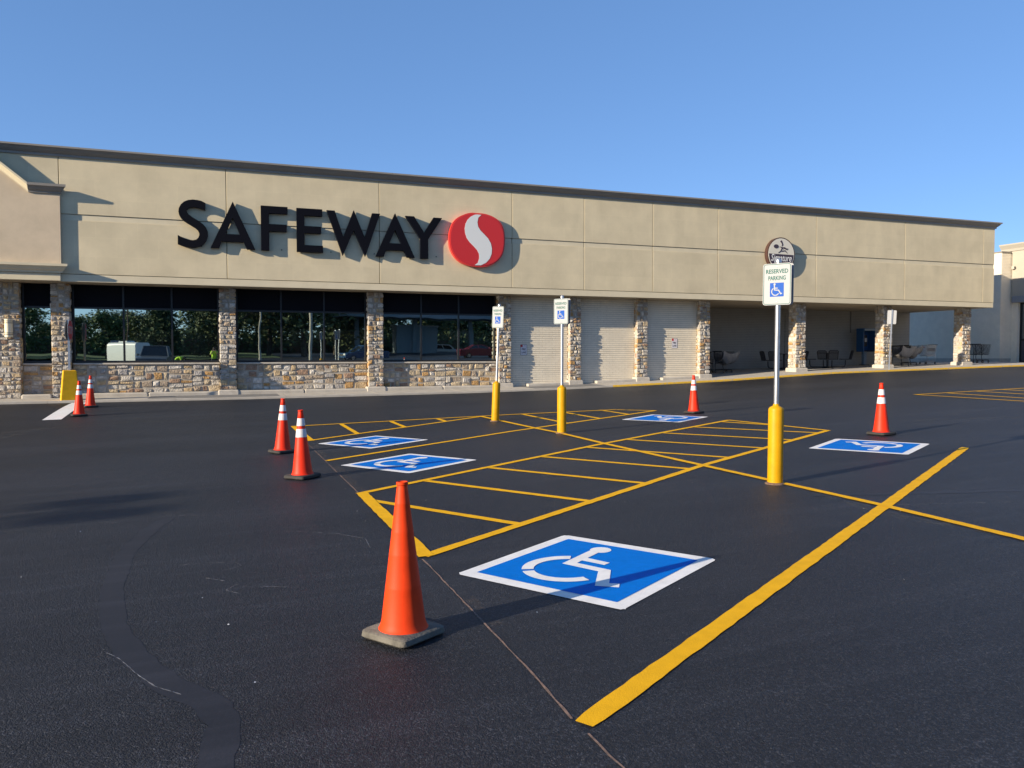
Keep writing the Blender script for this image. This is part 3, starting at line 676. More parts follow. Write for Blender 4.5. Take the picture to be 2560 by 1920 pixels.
wl = thing('sign_lettering', 'row of seven large raised navy letters on the tan wall', 'sign', loc=(3.3, YF, 6.06))
for loops in LET:
    o = MB().prism([[(p[0]-3.3, p[1]-6.06) for p in l] for l in loops], lambda a, c, d: (a, d, c), -.155, -.03).build('letter', 'letter', wl, recalc=True)
    xs_ = [p[0] for p in loops[0]]
    for px in (min(xs_)+.15, max(xs_)-.2):
        s = MB().tube([(px-3.3, -.03, 5.36-6.06), (px-3.3, 0, 5.36-6.06)], .02, 6).build('mounting_stud', 'black_metal', o)
LOGO = [(9.133,7.038),(9.459,7.026),(9.77,6.94),(10.031,6.776),(10.188,6.523),(10.24,6.198),(10.222,5.803),(10.133,5.504),(9.94,5.266),(9.679,5.109),(9.368,5.031),(9.025,5.034),(8.684,5.086),(8.398,5.235),(8.198,5.452),(8.073,5.734),(8.042,6.084),(8.085,6.374),(8.186,6.62),(8.354,6.806),(8.59,6.94),(8.861,7.03)]
WHITE = [(9.298,6.975),(9.178,6.868),(9.14,6.688),(9.168,6.528),(9.262,6.388),(9.416,6.25),(9.571,6.096),(9.674,5.922),(9.714,5.728),(9.699,5.532),(9.621,5.349),(9.482,5.197),(9.275,5.091),(9.027,5.084),(9.155,5.183),(9.207,5.348),(9.199,5.51),(9.123,5.652),(8.987,5.791),(8.834,5.929),(8.716,6.084),(8.657,6.258),(8.641,6.434),(8.675,6.613),(8.752,6.762),(8.871,6.882),(9.024,6.963),(9.127,6.981)]
def smooth_loop(L, n=4):
    out = []; N = len(L)
    for i in range(N):
        p0, p1, p2, p3 = L[i-1], L[i], L[(i+1)%N], L[(i+2)%N]
        for k in range(n):
            t = k/n; out.append(tuple(.5*(2*p1[j]+(p2[j]-p0[j])*t+(2*p0[j]-5*p1[j]+4*p2[j]-p3[j])*t*t+(3*p1[j]-p0[j]-3*p2[j]+p3[j])*t**3) for j in (0,1)))
    return out
lc = (9.14, 6.035); big = smooth_loop([(p[0]-lc[0], p[1]-lc[1]) for p in LOGO])
lg = thing('round_logo_sign', 'rounded red sign with a white curved stripe, right of the letters', 'sign', loc=(lc[0], YF, lc[1]))
inner = [(a*.955, c*.955) for a, c in big]
MB().prism([big], lambda a, c, d: (a, d, c), -.17, -.004).build('rim', 'logo_rim', lg, smooth=35, recalc=True)
fc = MB().prism([inner], lambda a, c, d: (a, d, c), -.185, -.16).build('face', 'logo_red', lg, recalc=True)
MB().prism([[(p[0]-lc[0], p[1]-lc[1]) for p in WHITE]], lambda a, c, d: (a, d, c), -.192, -.180).build('curved_stripe', 'logo_white', fc, recalc=True)
# round cafe sign
cs = thing('round_cafe_sign', 'round brown-rimmed cream sign with a running cook above script lettering', 'sign', loc=(23.11, YF, 6.11))
ring = lambda r, n=40: [(r*math.cos(2*math.pi*i/n), r*math.sin(2*math.pi*i/n)) for i in range(n)]
MB().prism([ring(.735)], lambda a, c, d: (a, d, c), -.20, -.004).build('rim', 'sign_brown', cs, smooth=35, recalc=True)
cf = MB().prism([ring(.69)], lambda a, c, d: (a, d, c), -.206, -.19).build('face', 'sign_cream', cs, recalc=True)
low = [(.655*math.cos(R(a)), .655*math.sin(R(a))) for a in range(180-1, 362, 6)]
MB().prism([low], lambda a, c, d: (a, d, c), -.211, -.2).build('dark_band', 'sign_plum', cf, recalc=True)
v, f = TXT['SIG']; MB().add([(a, -.2145, c-.20) for a, c in v], f).build('script_lettering', 'white_text', cf)
def stroke(pts, w, d, name, mt, par):
    b = MB(); P = [Vector(p) for p in pts]; L = []; Rr = []
    for i, p in enumerate(P):
        t = (P[min(i+1, len(P)-1)]-P[max(i-1, 0)]).normalized(); n = Vector((-t.y, t.x)); ww = w[i] if isinstance(w, list) else w
        L.append(p+n*ww/2); Rr.append(p-n*ww/2)
    b.prism([[tuple(q) for q in L+Rr[::-1]]], lambda a, c, dd: (a, dd, c), d, d+.006)
    return b.build(name, mt, par, recalc=True)
stroke([(-.02,.29),(.18,.30),(.25,.25),(.37,.24)], .03, -.213, 'cook_outline', 'sign_plum', cf)
stroke([(-.16,.05),(-.02,.14),(.03,.28),(.10,.2)], [.03,.06,.05,.02], -.214, 'cook_outline', 'sign_plum', cf)
stroke([(.03,.13),(.2,.16),(.33,.05)], [.05,.05,.02], -.2135, 'cook_outline', 'sign_plum', cf)
stroke([(-.1,.32),(.05,.29),(.33,.22)], [.02,.05,.07], -.2155, 'spoon_handle', 'sign_plum', cf)
MB().prism([[(-.28+.13*math.cos(t*.35), .33+.09*math.sin(t*.35)) for t in range(18)]], lambda a, c, d: (a, d, c), -.214, -.208).build('spoon_bowl', 'sign_plum', cf, recalc=True)
stroke([(.02,.36),(.07,.40),(.02,.52),(-.04,.58)], [.05,.06,.07,.09], -.2125, 'cook_hat', 'sign_plum', cf)

# wall lamp on the left pillar
lamp = thing('wall_lamp', 'cream half-cylinder wall lamp on the pillar at the left edge', 'lamp', loc=(-6.27, 28.99, 2.3))
b = MB(); pts = [(.115*math.cos(R(a)), -.14*math.sin(R(a))) for a in range(0, 181, 15)]
b.prism([pts], lambda a, c, d: (a, c, d), 0, .57).build('lamp_body', 'lamp_cream', lamp, smooth=35, recalc=True)
for z in (.07, .12, .44, .50):
    MB().prism([[(p[0]*1.03, p[1]*1.03) for p in pts]], lambda a, c, d: (a, c, d), z, z+.018).build('band', 'frame_black', lamp, recalc=True)

# ------------------------------------------------------------------ fire lane signs
for (x, z, lb) in ((11.45, 1.71, 'small white fire lane sign on the first brick wall bay'), (18.46, 2.0, 'small white fire lane sign on the third brick wall bay')):
    fs_ = thing('fire_lane_sign', lb, 'sign', 'fire lane signs on the brick wall', loc=(x, YB-.014, z))
    MB().prism([rrect(-.145, .145, 0, .425, .02)], lambda a, c, d: (a, d, c), -.006, .0).build('panel', 'fire_white', fs_, recalc=True)
    MB().prism([rrect(-.145, .145, 0, .425, .02), rrect(-.133, .133, .012, .413, .014)], lambda a, c, d: (a, d, c), -.0078, -.0061).build('border', 'sign_plum', fs_, recalc=True)
    MB().box(-.14, .14, -.0085, -.0062, .315, .32).build('rule', 'red', fs_)
    MB().box(-.14, -.045, -.0085, -.0062, .325, .418).build('no_parking_roundel', 'red', fs_)
    for t, dx, zz in (('NOP', .045, .37), ('FIRE', 0, .235), ('LANE', 0, .11)):
        v, f = TXT[t]; k = .55 if t == 'NOP' else 1
        MB().add([(a*k+dx, -.0082, c*k+zz) for a, c in v], f).build('lettering', 'sign_plum' if t != 'NOP' else 'red', fs_)

# ------------------------------------------------------------------ traffic cones
def make_cone(striped):
    root = thing('traffic_cone', '', 'traffic cone')
    base = MB(); s = .182
    prof = [(s-.012, 0), (s, .012), (s-.004, .04), (s-.016, .05)]
    vs = []; n = 0
    for hs, z in prof:
        pts = rrect(-hs, hs, -hs, hs, .035, 3); n = len(pts); vs += [(a, c, z+.006) for a, c in pts]
    fs = [(k*n+i, k*n+(i+1)%n, (k+1)*n+(i+1)%n, (k+1)*n+i) for k in range(3) for i in range(n)]+[tuple(range(n-1,-1,-1)), tuple(3*n+i for i in range(n))]
    base.add(vs, fs)
    for i in range(8):
        a = math.pi/4*i+.2; base.box(.15*math.cos(a)-.012, .15*math.cos(a)+.012, .15*math.sin(a)-.012, .15*math.sin(a)+.012, 0, .02)
    base.build('base', 'rubber' if striped else 'rubber_grey', root, smooth=40)
    def rad(z): return .128+(z-.10)*(.0315-.128)/(.88-.10)
    p = [(.150, .052), (.143, .06), (.136, .075), (rad(.10), .10)]
    if striped: p += [(rad(.30), .30), (rad(.545)+.001, .545), (rad(.545)-.002, .55), (rad(.66)-.002, .66), (rad(.70)-.002, .70), (rad(.80)-.002, .80), (rad(.802), .803)]
    else:
        for z in (.30, .49, .62): p += [(rad(z-.006), z-.006), (rad(z)+.0008, z), (rad(z+.006), z+.006)]
        p += [(rad(.78), .78), (rad(.785)+.001, .785), (rad(.79), .79)]
    p += [(rad(.87), .87), (.0315, .875), (.0305, .888), (.0345, .892), (.0345, .906), (.031, .910), (.027, .906), (.024, .86)]
    MB().lathe(p, 28, cap=False).build('cone_body', 'orange_red' if striped else 'orange', root, smooth=40)
    if striped:
        for z0, z1 in ((.55, .66), (.70, .80)):
            MB().lathe([(rad(z0)+.0015, z0), (rad(z0)+.003, z0+.002), (rad(z1)+.003, z1-.002), (rad(z1)+.0015, z1)], 28, cap=False).build('reflective_collar', 'collar', root, smooth=40)
    return root
c1 = make_cone(False); c1.location = (.99, 4.47, G(.99, 4.47)); c1.rotation_euler = (R(-.8), R(.6), R(32))
c1['label'] = 'plain orange traffic cone with dusty grey base in the foreground'
c2 = make_cone(True)
cones = [(1.02, 10.70, 40, 'striped cone, the nearer of the two left of the blue symbols'), (.97, 13.56, 28, 'striped cone, the farther of the two left of the blue symbols'),
         (10.65, 16.01, 12, 'striped cone in the middle distance left of the tallest parking sign'), (10.86, 10.54, 8, 'striped cone standing alone at the right, behind a blue symbol'),
         (-3.42, 22.84, 15, 'striped cone in front of the yellow sign base, the nearer of the pair'), (-3.50, 25.33, 20, 'striped cone in front of the yellow sign base, the farther of the pair')]
for i, (x, y, a, lb) in enumerate(cones):
    o = c2 if i == 0 else copy_tree(c2)
    o.location = (x, y, G(x, y)); o.rotation_euler = (R(rng.uniform(-1,1)), R(rng.uniform(-1.2,1.2)), R(a)); o['label'] = lb; o['group'] = 'striped traffic cones'

# ------------------------------------------------------------------ reserved parking signs on yellow bollards
def sign_panel(root, y0, back, h=.484, w=.335, zc=2.35):
    sg = -1 if not back else 1
    X = lambda a: a if not back else -a
    def pr(loops, d0, d1, name, mt, par): return MB().prism(loops, lambda a, c, d: (X(a), y0+sg*d, zc+c), d1, d0).build(name, mt, par, recalc=True)
    pn = pr([rrect(-w/2, w/2, -h/2, h/2, .03)], 0, .003, 'sign_panel', 'sign_white', root)
    pr([rrect(-w/2+.008, w/2-.008, -h/2+.008, h/2-.008, .026), rrect(-w/2+.014, w/2-.014, -h/2+.014, h/2-.014, .021)], .003, .0042, 'border', 'sign_green', pn)
    for t, zz in (('RES', .150), ('PARK', .072)):
        v, f = TXT[t]; MB().add([(X(a), y0+sg*.0042, zc+c+zz) for a, c in v], f if not back else [tuple(reversed(q)) for q in f]).build('lettering', 'sign_green', pn)
    bl = pr([rrect(-.082, .082, -.145, .016, .004)], .003, .0042, 'blue_square', 'sign_blue', pn)
    k = .155
    fb = MB()
    for i, l in enumerate(figure_loops(False)): fb.prism([[(a*k*.93-.002, c*k*.93-.064) for a, c in l]], lambda a, c, d: (X(a), y0+sg*(d+i*.0003), zc+c), .0054, .0042)
    fb.build('wheelchair_figure', 'sign_white', bl, recalc=True)
    for zz in (.205, -.205): MB().lathe([(.007, 0), (.007, .004), (.003, .006)], 8).build('bolt', 'steel', pn)
    for bo, zz in zip([c for c in pn.children if c.name.startswith('bolt')], (.205, -.205)):
        bo.location = (0, y0+sg*.003, zc+zz); bo.rotation_euler = (R(90)*(-sg) if back else R(90), 0, 0)
    return pn
def parking_sign(x, y, label, double, lean=(0, 0), rz=-60, bh=.90, zc=2.35, ptop=2.61):
    root = thing('reserved_parking_sign', label, 'sign', 'reserved parking signs on yellow bollards', (x, y, G(x, y)), R(rz))
    b = MB().lathe([(.088, -.05), (.088, bh-.03), (.085, bh-.012), (.074, bh+.004), (.045, bh+.018), (.036, bh+.028), (.034, bh+.045), (.0, bh+.046)], 28, cap=False)
    b.build('bollard', 'bollard', root, smooth=35)
    MB().lathe([(.118, -.01), (.115, .008), (.10, .016), (.089, .02)], 20).build('footing', 'rust', root, smooth=35)
    MB().lathe([(.030, bh+.03), (.030, ptop), (.034, ptop+.002), (.034, ptop+.03), (.026, ptop+.045), (.012, ptop+.052), (.0, ptop+.053)], 16, cap=False).build('pole', 'steel', root, smooth=35)
    sign_panel(root, -.036, False, zc=zc)
    if double: sign_panel(root, .036, True, zc=zc)
    root.rotation_euler = (lean[0], lean[1], R(rz))
    return root
parking_sign(6.13, 7.52, 'tallest reserved parking sign on a yellow bollard, nearest to the camera', True, (0, R(.3)), zc=2.345, ptop=2.595, bh=.90)
parking_sign(6.17, 13.76, 'reserved parking sign on a yellow bollard, middle one of three', True, (0, R(.2)), zc=2.345, ptop=2.60, bh=.885)
parking_sign(5.88, 16.82, 'leaning reserved parking sign on a yellow bollard, farthest of three', False, (R(-1.2), R(1.9)), zc=2.37, ptop=2.62, bh=.875)

# stop sign on a yellow concrete block
ss = thing('stop_sign', 'stop sign seen nearly edge-on above a yellow tapered concrete base', 'sign', loc=(-4.42, 27.9, SW(-4.42, 27.9)-.03))
b = MB(); 
b.add([(-.27,-.27,0),(.27,-.27,0),(.27,.27,0),(-.27,.27,0),(-.185,-.185,.96),(.185,-.185,.96),(.185,.185,.96),(-.185,.185,.96)], [(3,2,1,0),(4,5,6,7),(0,1,5,4),(1,2,6,5),(2,3,7,6),(3,0,4,7)])
sb = b.build('base', 'base_yellow', ss); sb.rotation_euler = (0,0,R(12))
mo = sb.modifiers.new('bevel', 'BEVEL'); mo.width = .025; mo.segments = 2
MB().box(-.032, .032, -.022, .022, .95, 2.55).build('pole', 'steel', ss)
th = math.atan2(-.06, .998)
def octo(r): return [(r*math.cos(R(22.5+45*i))/math.cos(R(22.5)), r*math.sin(R(22.5+45*i))/math.cos(R(22.5))) for i in range(8)]
fx = lambda a, c, d: (math.cos(th)*d-math.sin(th)*a, math.sin(th)*d+math.cos(th)*a, 2.22+c)
pn = MB().prism([octo(.315)], fx, .05, .045).build('sign_panel', 'sign_white', ss, recalc=True)
rf = MB().prism([octo(.298)], fx, .0515, .0501).build('red_face', 'stop_red', pn, recalc=True)
v, f = TXT['STOP']; MB().add([fx(a, c, .0525) for a, c in v], f).build('lettering', 'sign_white', rf)
MB().prism([octo(.315)], fx, -.045, -.05).build('back_panel', 'sign_back', ss, recalc=True)
# sign at the kerb seen from behind
rs = thing('kerb_sign', 'pale sign on a thin post at the kerb, seen from behind', 'sign', loc=(28.85, 27.62, SW(28.85, 27.6)-.02))
rs.rotation_euler = (0, R(2.2), R(-38))
MB().box(-.03, .03, -.02, .02, 0, 2.78).build('pole', 'steel', rs)
MB().prism([rrect(-.19, .19, 2.12, 2.75, .04)], lambda a, c, d: (a, d, c), .022, .026).build('sign_panel', 'sign_white', rs, recalc=True)

# ------------------------------------------------------------------ walkway furniture
def make_table():
    root = thing('picnic_table', '', 'table')
    MB().lathe([(.0,.735),(.50,.735),(.52,.745),(.52,.765),(.50,.772),(.0,.772)], 28, cap=False).build('table_top', 'black_metal', root, smooth=40)
    MB().lathe([(.05,.03),(.05,.735)], 12).build('pedestal', 'black_metal', root, smooth=40)
    MB().lathe([(.26,0),(.26,.02),(.06,.04)], 20).build('foot', 'black_metal', root, smooth=40)
    for k in range(4):
        a = R(45+90*k); ca, sa = math.cos(a), math.sin(a); P = lambda r, t, z: (ca*r-sa*t, sa*r+ca*t, z)
        MB().tube([P(.05,0,.06), P(.7,0,.06), P(.80,0,.09), P(.84,0,.17), P(.85,0,.40)], .028, 8).build('support_arm', 'black_metal', root, smooth=40)
        st = MB()
        for i in range(9): r = .62+.055*i; st.box(0,0,0,0,0,0) if False else st.tube([P(r,-.20,.44+.004*(i-4)**2/4), P(r,.20,.44+.004*(i-4)**2/4)], .014, 5)
        st.tube([P(.60,-.21,.445), P(1.07,-.21,.445), P(1.07,.21,.445), P(.60,.21,.445)], .018, 6, True)
        seat = st.build('seat', 'black_metal', root, smooth=40)
        bk = MB()
        bk.tube([P(1.07,-.21,.46), P(1.17,-.22,.84), P(1.185,-.16,.88), P(1.185,.16,.88), P(1.17,.22,.84), P(1.07,.21,.46)], .018, 6)
        for i in range(11):
            t = -.19+.038*i; bk.tube([P(1.075,t,.46), P(1.175,t,.86)], .012, 5)
        bk.build('backrest', 'black_metal', root, smooth=40)
    return root
t1 = make_table(); t2 = copy_tree(t1)
t1.location = (28.3, 30.9, SW(28.3, 30.9)); t1.rotation_euler = (0,0,R(16)); t1['label'] = 'round black table with attached chairs beside the pay phone'
t2.location = (25.9, 31.2, SW(25.9, 31.2)); t2.rotation_euler = (0,0,R(34)); t2['label'] = 'round black table with attached chairs behind the tallest parking sign'
for t in (t1, t2): t['group'] = 'round tables with attached seats'
def make_cart(wire, name='shopping_cart'):
    root = thing(name, '', 'shopping cart')
    W = lambda z: .20+(.29-.20)*(z-.48)/.52*.9
    def ring_(z): 
        w = W(z); x0 = .42-.10*(1.0-z); return [(-.45+.03*(z-.5), -w, z), (x0, -w*.82, z), (x0, w*.82, z), (-.45+.03*(z-.5), w, z)]
    b = MB(); zs = [.48+.065*i for i in range(9)]
    for i, z in enumerate(zs): b.tube(ring_(z), .008 if 0 < i < 8 else .013, 5, True)
    lo, hi = ring_(zs[0]), ring_(zs[-1])
    for s in range(4):
        n = 9 if s % 2 == 0 else 6
        for k in range(n):
            t = k/n; b.tube([Vector(lo[s]).lerp(Vector(lo[(s+1)%4]), t), Vector(hi[s]).lerp(Vector(hi[(s+1)%4]), t)], .006, 4)
    for k in range(1, 8):
        t = k/8; b.tube([Vector(lo[0]).lerp(Vector(lo[1]), t), Vector(lo[3]).lerp(Vector(lo[2]), t)], .006, 4)
    b.build('basket', wire, root)
    b = MB()
    for s in (-1, 1): b.tube([(-.58, s*.24, 1.02), (-.50, s*.24, .98), (-.42, s*.22, .52), (-.44, s*.22, .30), (-.40, s*.24, .16), (.36, s*.16, .14)], .015, 6); b.tube([(-.42, s*.22, .47), (.30, s*.16, .44)], .014, 6)
    b.tube([(-.40, -.24, .16), (-.40, .24, .16)], .014, 6); b.tube([(.36, -.16, .14), (.36, .16, .14)], .014, 6)
    for k in range(5): x = -.3+.14*k; b.tube([(x, -.2, .17), (x, .2, .17)], .007, 4)
    b.build('chassis', wire, root, smooth=40)
    MB().tube([(-.60, -.26, 1.03), (-.60, .26, 1.03)], .018, 8).build('handle', 'black_metal', root, smooth=40)
    for (x, y) in ((-.40, -.24), (-.40, .24), (.35, -.15), (.35, .15)):
        wh = MB().tube([(x, y-.014, .062), (x, y+.014, .062)], .06, 14).build('wheel', 'rubber', root, smooth=40)
        MB().tube([(x, y-.017, .062), (x, y+.017, .062)], .022, 8).build('hub', 'cart_grey', wh, smooth=40)
    return root
ck = make_cart('black_metal'); cg = make_cart('cart_grey')
MB().box(-.46, -.43, -.2, .2, .70, .86).build('seat_flap', 'sign_white', cg); MB().box(-.2, .1, -.24, -.232, .86, .93).build('red_plate', 'red', cg)
def film(parent, pts_fn, nu, nv, name='plastic_sheet'):
    b = MB(); b.v = [pts_fn(i/nu, j/nv) for j in range(nv+1) for i in range(nu+1)]
    b.f = [(j*(nu+1)+i, j*(nu+1)+i+1, (j+1)*(nu+1)+i+1, (j+1)*(nu+1)+i) for j in range(nv) for i in range(nu)]
    return b.build(name, 'plastic_film', parent, smooth='all')
carts = [(ck, 22.55, 31.35, 18, 'black shopping cart wrapped in grey plastic right of the first walkway pillar', True),
         (None, 21.75, 31.9, 200, 'black shopping cart half hidden behind the first walkway pillar', False),
         (None, 32.5, 30.3, 12, 'black shopping cart draped in grey plastic behind the thin kerb sign', True),
         (None, 33.6, 30.8, 15, 'black shopping cart draped in grey plastic, middle of the cart row', True),
         (cg, 35.35, 31.35, 192, 'grey steel shopping cart with a white seat flap near the last pillar', False),
         (None, 39.2, 31.5, 8, 'black shopping cart right of the last pillar, the left of two nested', False), (None, 39.75, 31.6, 8, 'black shopping cart right of the last pillar, the right of two nested', False)]
sheets = []
for i, (proto, x, y, a, lb, wrap) in enumerate(carts):
    o = proto if proto is not None else copy_tree(ck)
    o.location = (x, y, SW(x, y)); o.rotation_euler = (0,0,R(a)); o['label'] = lb; o['group'] = 'shopping carts parked on the walkway'
    if wrap: sheets.append((x, y, a))
for i, (x, y, a) in enumerate(sheets):
    sh = thing('plastic_sheet_bundle', ['crumpled grey plastic wrapped round the cart by the first walkway pillar', 'grey plastic draped over the cart behind the thin kerb sign', 'grey plastic hanging like a hammock in the middle of the cart row'][i], 'plastic sheet', loc=(x, y, SW(x, y)), rz=R(a))
    ph = i*1.7
    def fn(u, v, ph=ph):
        X = -.55+1.25*u; sag = .16*math.sin(math.pi*u)
        ang = math.pi*(1.12*v-.06); Y = -.34*math.cos(ang)-.02*math.sin(9*u+ph); Z = .98-sag-.48*math.sin(ang)*(1-.25*abs(u-.5))+.03*math.sin(13*u+ph)*math.sin(5*v)
        return (X+.04*math.sin(6*v+ph), Y, Z)
    film(sh, fn, 22, 14, 'sheet')
# pay phone
pp = thing('pay_phone', 'blue pay phone kiosk on a pedestal under the walkway roof', 'pay phone', loc=(32.45, 32.7, SW(32.45, 32.7)))
MB().bbox(-.09, .09, -.06, .14, 0, .78, .01).build('pedestal', 'phone_light', pp); MB().bbox(-.2, .2, -.15, .2, 0, .03, .008).build('foot', 'black_metal', pp)
b = MB(); b.bbox(-.42, -.37, -.33, .18, .72, 1.82, .01); b.bbox(.37, .42, -.33, .18, .72, 1.82, .01); b.box(-.37, .37, .14, .18, .72, 1.82)
b.build('hood', 'phone_blue', pp); MB().bbox(-.43, .43, -.35, .19, 1.822, 1.96, .012).build('header', 'phone_blue', pp); MB().box(-.36, .36, -.353, -.351, 1.84, 1.94).build('header_panel', 'phone_light', pp)
MB().bbox(-.37, .37, -.28, .14, .74, .78, .008).build('shelf', 'frame_black', pp)
ph_ = MB().bbox(-.15, .15, -.02, .135, 1.0, 1.62, .012).build('phone', 'black_metal', pp)
MB().tube([(-.11, -.05, 1.18), (-.11, -.07, 1.22), (-.11, -.07, 1.44), (-.11, -.05, 1.48)], .025, 8).build('handset', 'frame_black', ph_, smooth=40)
MB().box(-.04, .12, -.024, -.0215, 1.25, 1.45).build('keypad', 'steel', ph_)

# ------------------------------------------------------------------ neighbouring shop at right
nb = thing('neighbour_shop', 'cream shop with grey painted brick side wall at the right edge', 'building', loc=(0,0,0))
XN, YN, XS = 42.5, 32.67, 43.4
o = MB().box(XN, XS, YN+.001, 75, .6, 7.62).build('side_wall', 'brick_grey', nb, center=True)
b = MB(); brick_field(b, (XN, 52, 1.5), (0,-1,0), (-1,0,0), 52-YN, 6.1); tag(b.build('bricks', 'brick_grey', o), kind='stuff')
b = MB(); brick_field(b, (XN+.012, YN, 1.5), (1,0,0), (0,-1,0), XS-XN-.012, 6.1); tag(b.build('bricks', 'brick_grey', o), kind='stuff'); fix_child(o)
MB().box(XN-.06, XS, YN-.06, 75, 7.622, 7.69).build('coping', 'cornice', nb, center=True)
MB().box(XN-.02, XS, YN-.02, 75, .6, 1.49).build('wall_base', 'plinth', nb, center=True)
MB().box(XS-.15, XS+8, 8, YN-.1, 5.1, 7.80).build('upper_wall', 'cream_wall', nb, center=True)
b = MB(); pf = [(0,7.70),(.05,7.72),(.10,7.85),(.26,8.06),(.28,8.13),(0,8.14)]; n = len(pf)
b.add([(XS-.155-o_, YN+.55, z) for o_, z in pf]+[(XS-.155-o_, 8, z) for o_, z in pf], [(i, i+1, n+i+1, n+i) for i in range(n-1)]+[tuple(range(n)), tuple(reversed(range(n, 2*n)))]).build('cornice', 'cream_trim', nb, recalc=True)
MB().box(XS-.14, XS+8, YN-.09, YN+.55, 7.6, 8.12).build('parapet_end', 'cream_wall', nb, center=True)
MB().bbox(XS-.22, XS+8, 8, YN-.12, 4.72, 5.09, .02).build('canopy', 'canopy_grey', nb)
b = MB(); yy = YN-.45
while yy > 14: b.box(XS+.16, XS+.26, yy-.05, yy+.05, 1.25, 4.72); yy -= 1.25
b.box(XS+.165, XS+.255, 10, YN-.4, 2.52, 2.62); b.box(XS+.165, XS+.255, 10, YN-.4, 4.62, 4.715); b.box(XS+.165, XS+.255, 10, YN-.4, 1.25, 1.34)
sf = b.build('storefront', 'frame_black', nb)
yy = YN-.5
k = 0
while yy > 15:
    MB().box(XS+.2, XS+.21, yy-1.15, yy, 2.62, 4.62).build('pane', 'glass_store' if k != 1 else 'poster', sf); MB().box(XS+.19, XS+.22, yy-1.15, yy, 1.34, 2.52).build('kick_panel', 'mauve', sf); yy -= 1.25; k += 1
MB().box(XS+.3, XS+8, 8, 75, .6, 5.09).build('interior_block', 'frame_black', nb, center=True)
MB().box(XS-.02, XS+.3, YN-.4, YN, .6, 4.72).build('pier', 'brick_grey', nb, center=True)
MB().bbox(42.2, 51, 8, YN-.03, .5, 1.24, .02).build('step', 'concrete', nb)
o = thing('wall_camera', 'small security light on the neighbour wall corner below the cornice', 'light', loc=(XS-.25, YN-.16, 6.75))
MB().bbox(-.06, .06, -.16, 0, -.09, .09, .01).build('housing', 'cream_trim', o); MB().bbox(-.03, .03, -.2, -.155, -.05, .03, .008).build('lens', 'black_metal', o)

# ------------------------------------------------------------------ things behind the camera, seen mirrored in the windows and casting the left shadow
tag(MB().add([(-200, -200, .0), (200, -200, .0), (200, -36, .02), (-200, -36, .02)], [(0,1,2,3)]).build('lawn', 'grass'), kind='structure').location.z = .05
b = MB()
lp = thing('lamp_post', 'tall lamp post with two flat lamp heads, out of frame at left', 'lamp', loc=(-25.5, 3.7, G(-25.5, 3.7)))
MB().lathe([(.22, 0), (.22, .6)], 16).build('footing', 'concrete', lp); MB().lathe([(.085, .6), (.06, 8.4)], 12).build('pole', 'black_metal', lp)
for s in (-1, 1):
    MB().tube([(0, 0, 8.25), (.1, s*.35, 8.3)], .04, 8).build('arm', 'black_metal', lp)
    MB().bbox(-.38, .52, s*.46-.24, s*.46+.24, 8.16, 8.42, .03).build('lamp_head', 'black_metal', lp)
def make_tree(seed, h, rad, leaf, name='leafy_tree', conifer=False):
    rg = random.Random(seed); root = thing(name, '', 'tree')
    tb = MB(); pts = []; x = y = 0
    for i in range(6):
        t = i/5; pts.append((x, y, h*.78*t)); x += rg.uniform(-.2, .2); y += rg.uniform(-.2, .2)
    tb.tube(pts, [h*.028*(1-.8*i/5) for i in range(6)], 8)
    tips = []
    nb_ = 26 if conifer else 16
    for i in range(nb_):
        t = rg.uniform(.10 if conifer else .16, .97); a = rg.uniform(0, 6.28); z0 = h*.78*t
        L = rad*(1.05-t) if conifer else rad*rg.uniform(.5, 1)*math.sqrt(max(.12, 1-(2*t-1.05)**2))
        k = min(int(t*5), 4); bp = Vector(pts[k]).lerp(Vector(pts[k+1]), t*5-k)
        e = bp+Vector((math.cos(a)*L, math.sin(a)*L, (-.1 if conifer else .35)*L+rg.uniform(0, .1)*h))
        tb.tube([bp, bp.lerp(e, .5)+Vector((0,0,.1)), e], [h*.010, h*.006, h*.003], 5); tips.append((bp, e, L))
    tb.build('trunk', 'bark', root, smooth=60)
    cb = MB()
    for (bp, e, L) in tips:
        for c in range(7):
            cen = bp.lerp(e, rg.uniform(.45, 1.05))+Vector((rg.gauss(0,.35), rg.gauss(0,.35), rg.gauss(0,.3))); sp = rad*.16+.25
            for q in range(34):
                p = cen+Vector((rg.gauss(0, sp), rg.gauss(0, sp), rg.gauss(0, sp*.7))); s = rg.uniform(.20, .42)
                a = Vector((rg.uniform(-1,1), rg.uniform(-1,1), rg.uniform(-.6,.6))).normalized()*s; c2_ = Vector((rg.uniform(-1,1), rg.uniform(-1,1), rg.uniform(-1,1))).normalized()*s*.8
                cb.add([p-a, p+c2_*.7, p+a, p-c2_*.7], [(0,1,2,3)])
    cb.build('crown', leaf, root)
    return root
protos = [make_tree(1, 8.5, 3.6, 'leaf0'), make_tree(2, 9.5, 4.2, 'leaf1'), make_tree(3, 12, 3.6, 'leaf2', 'conifer_tree', True), make_tree(4, 13, 5.2, 'leaf3')]
tl = [(-21,-46,0,.74),(-16.5,-50,1,.56),(-12.5,-44,0,.66),(-9.0,-52,1,.60),(-6.6,-47,2,.66),(-1.0,-50,2,.62),(1.8,-46,3,.98),(6.0,-50,3,1.12),(10.5,-47,3,1.15),(15.0,-52,1,1.35),(19,-56,3,1.15),(24,-70,1,1.0),(34,-84,0,1.2),(44,-92,1,1.0),(-27,-50,3,.5),(-34,-44,1,.7)]
for i in range(17): tl.append((-52+7.2*i, -72-6*((i*7) % 4), (1, 3, 0, 2)[i % 4], (.50 if i < 7 else 1.0)+.10*((i*5) % 4)))
used = set()
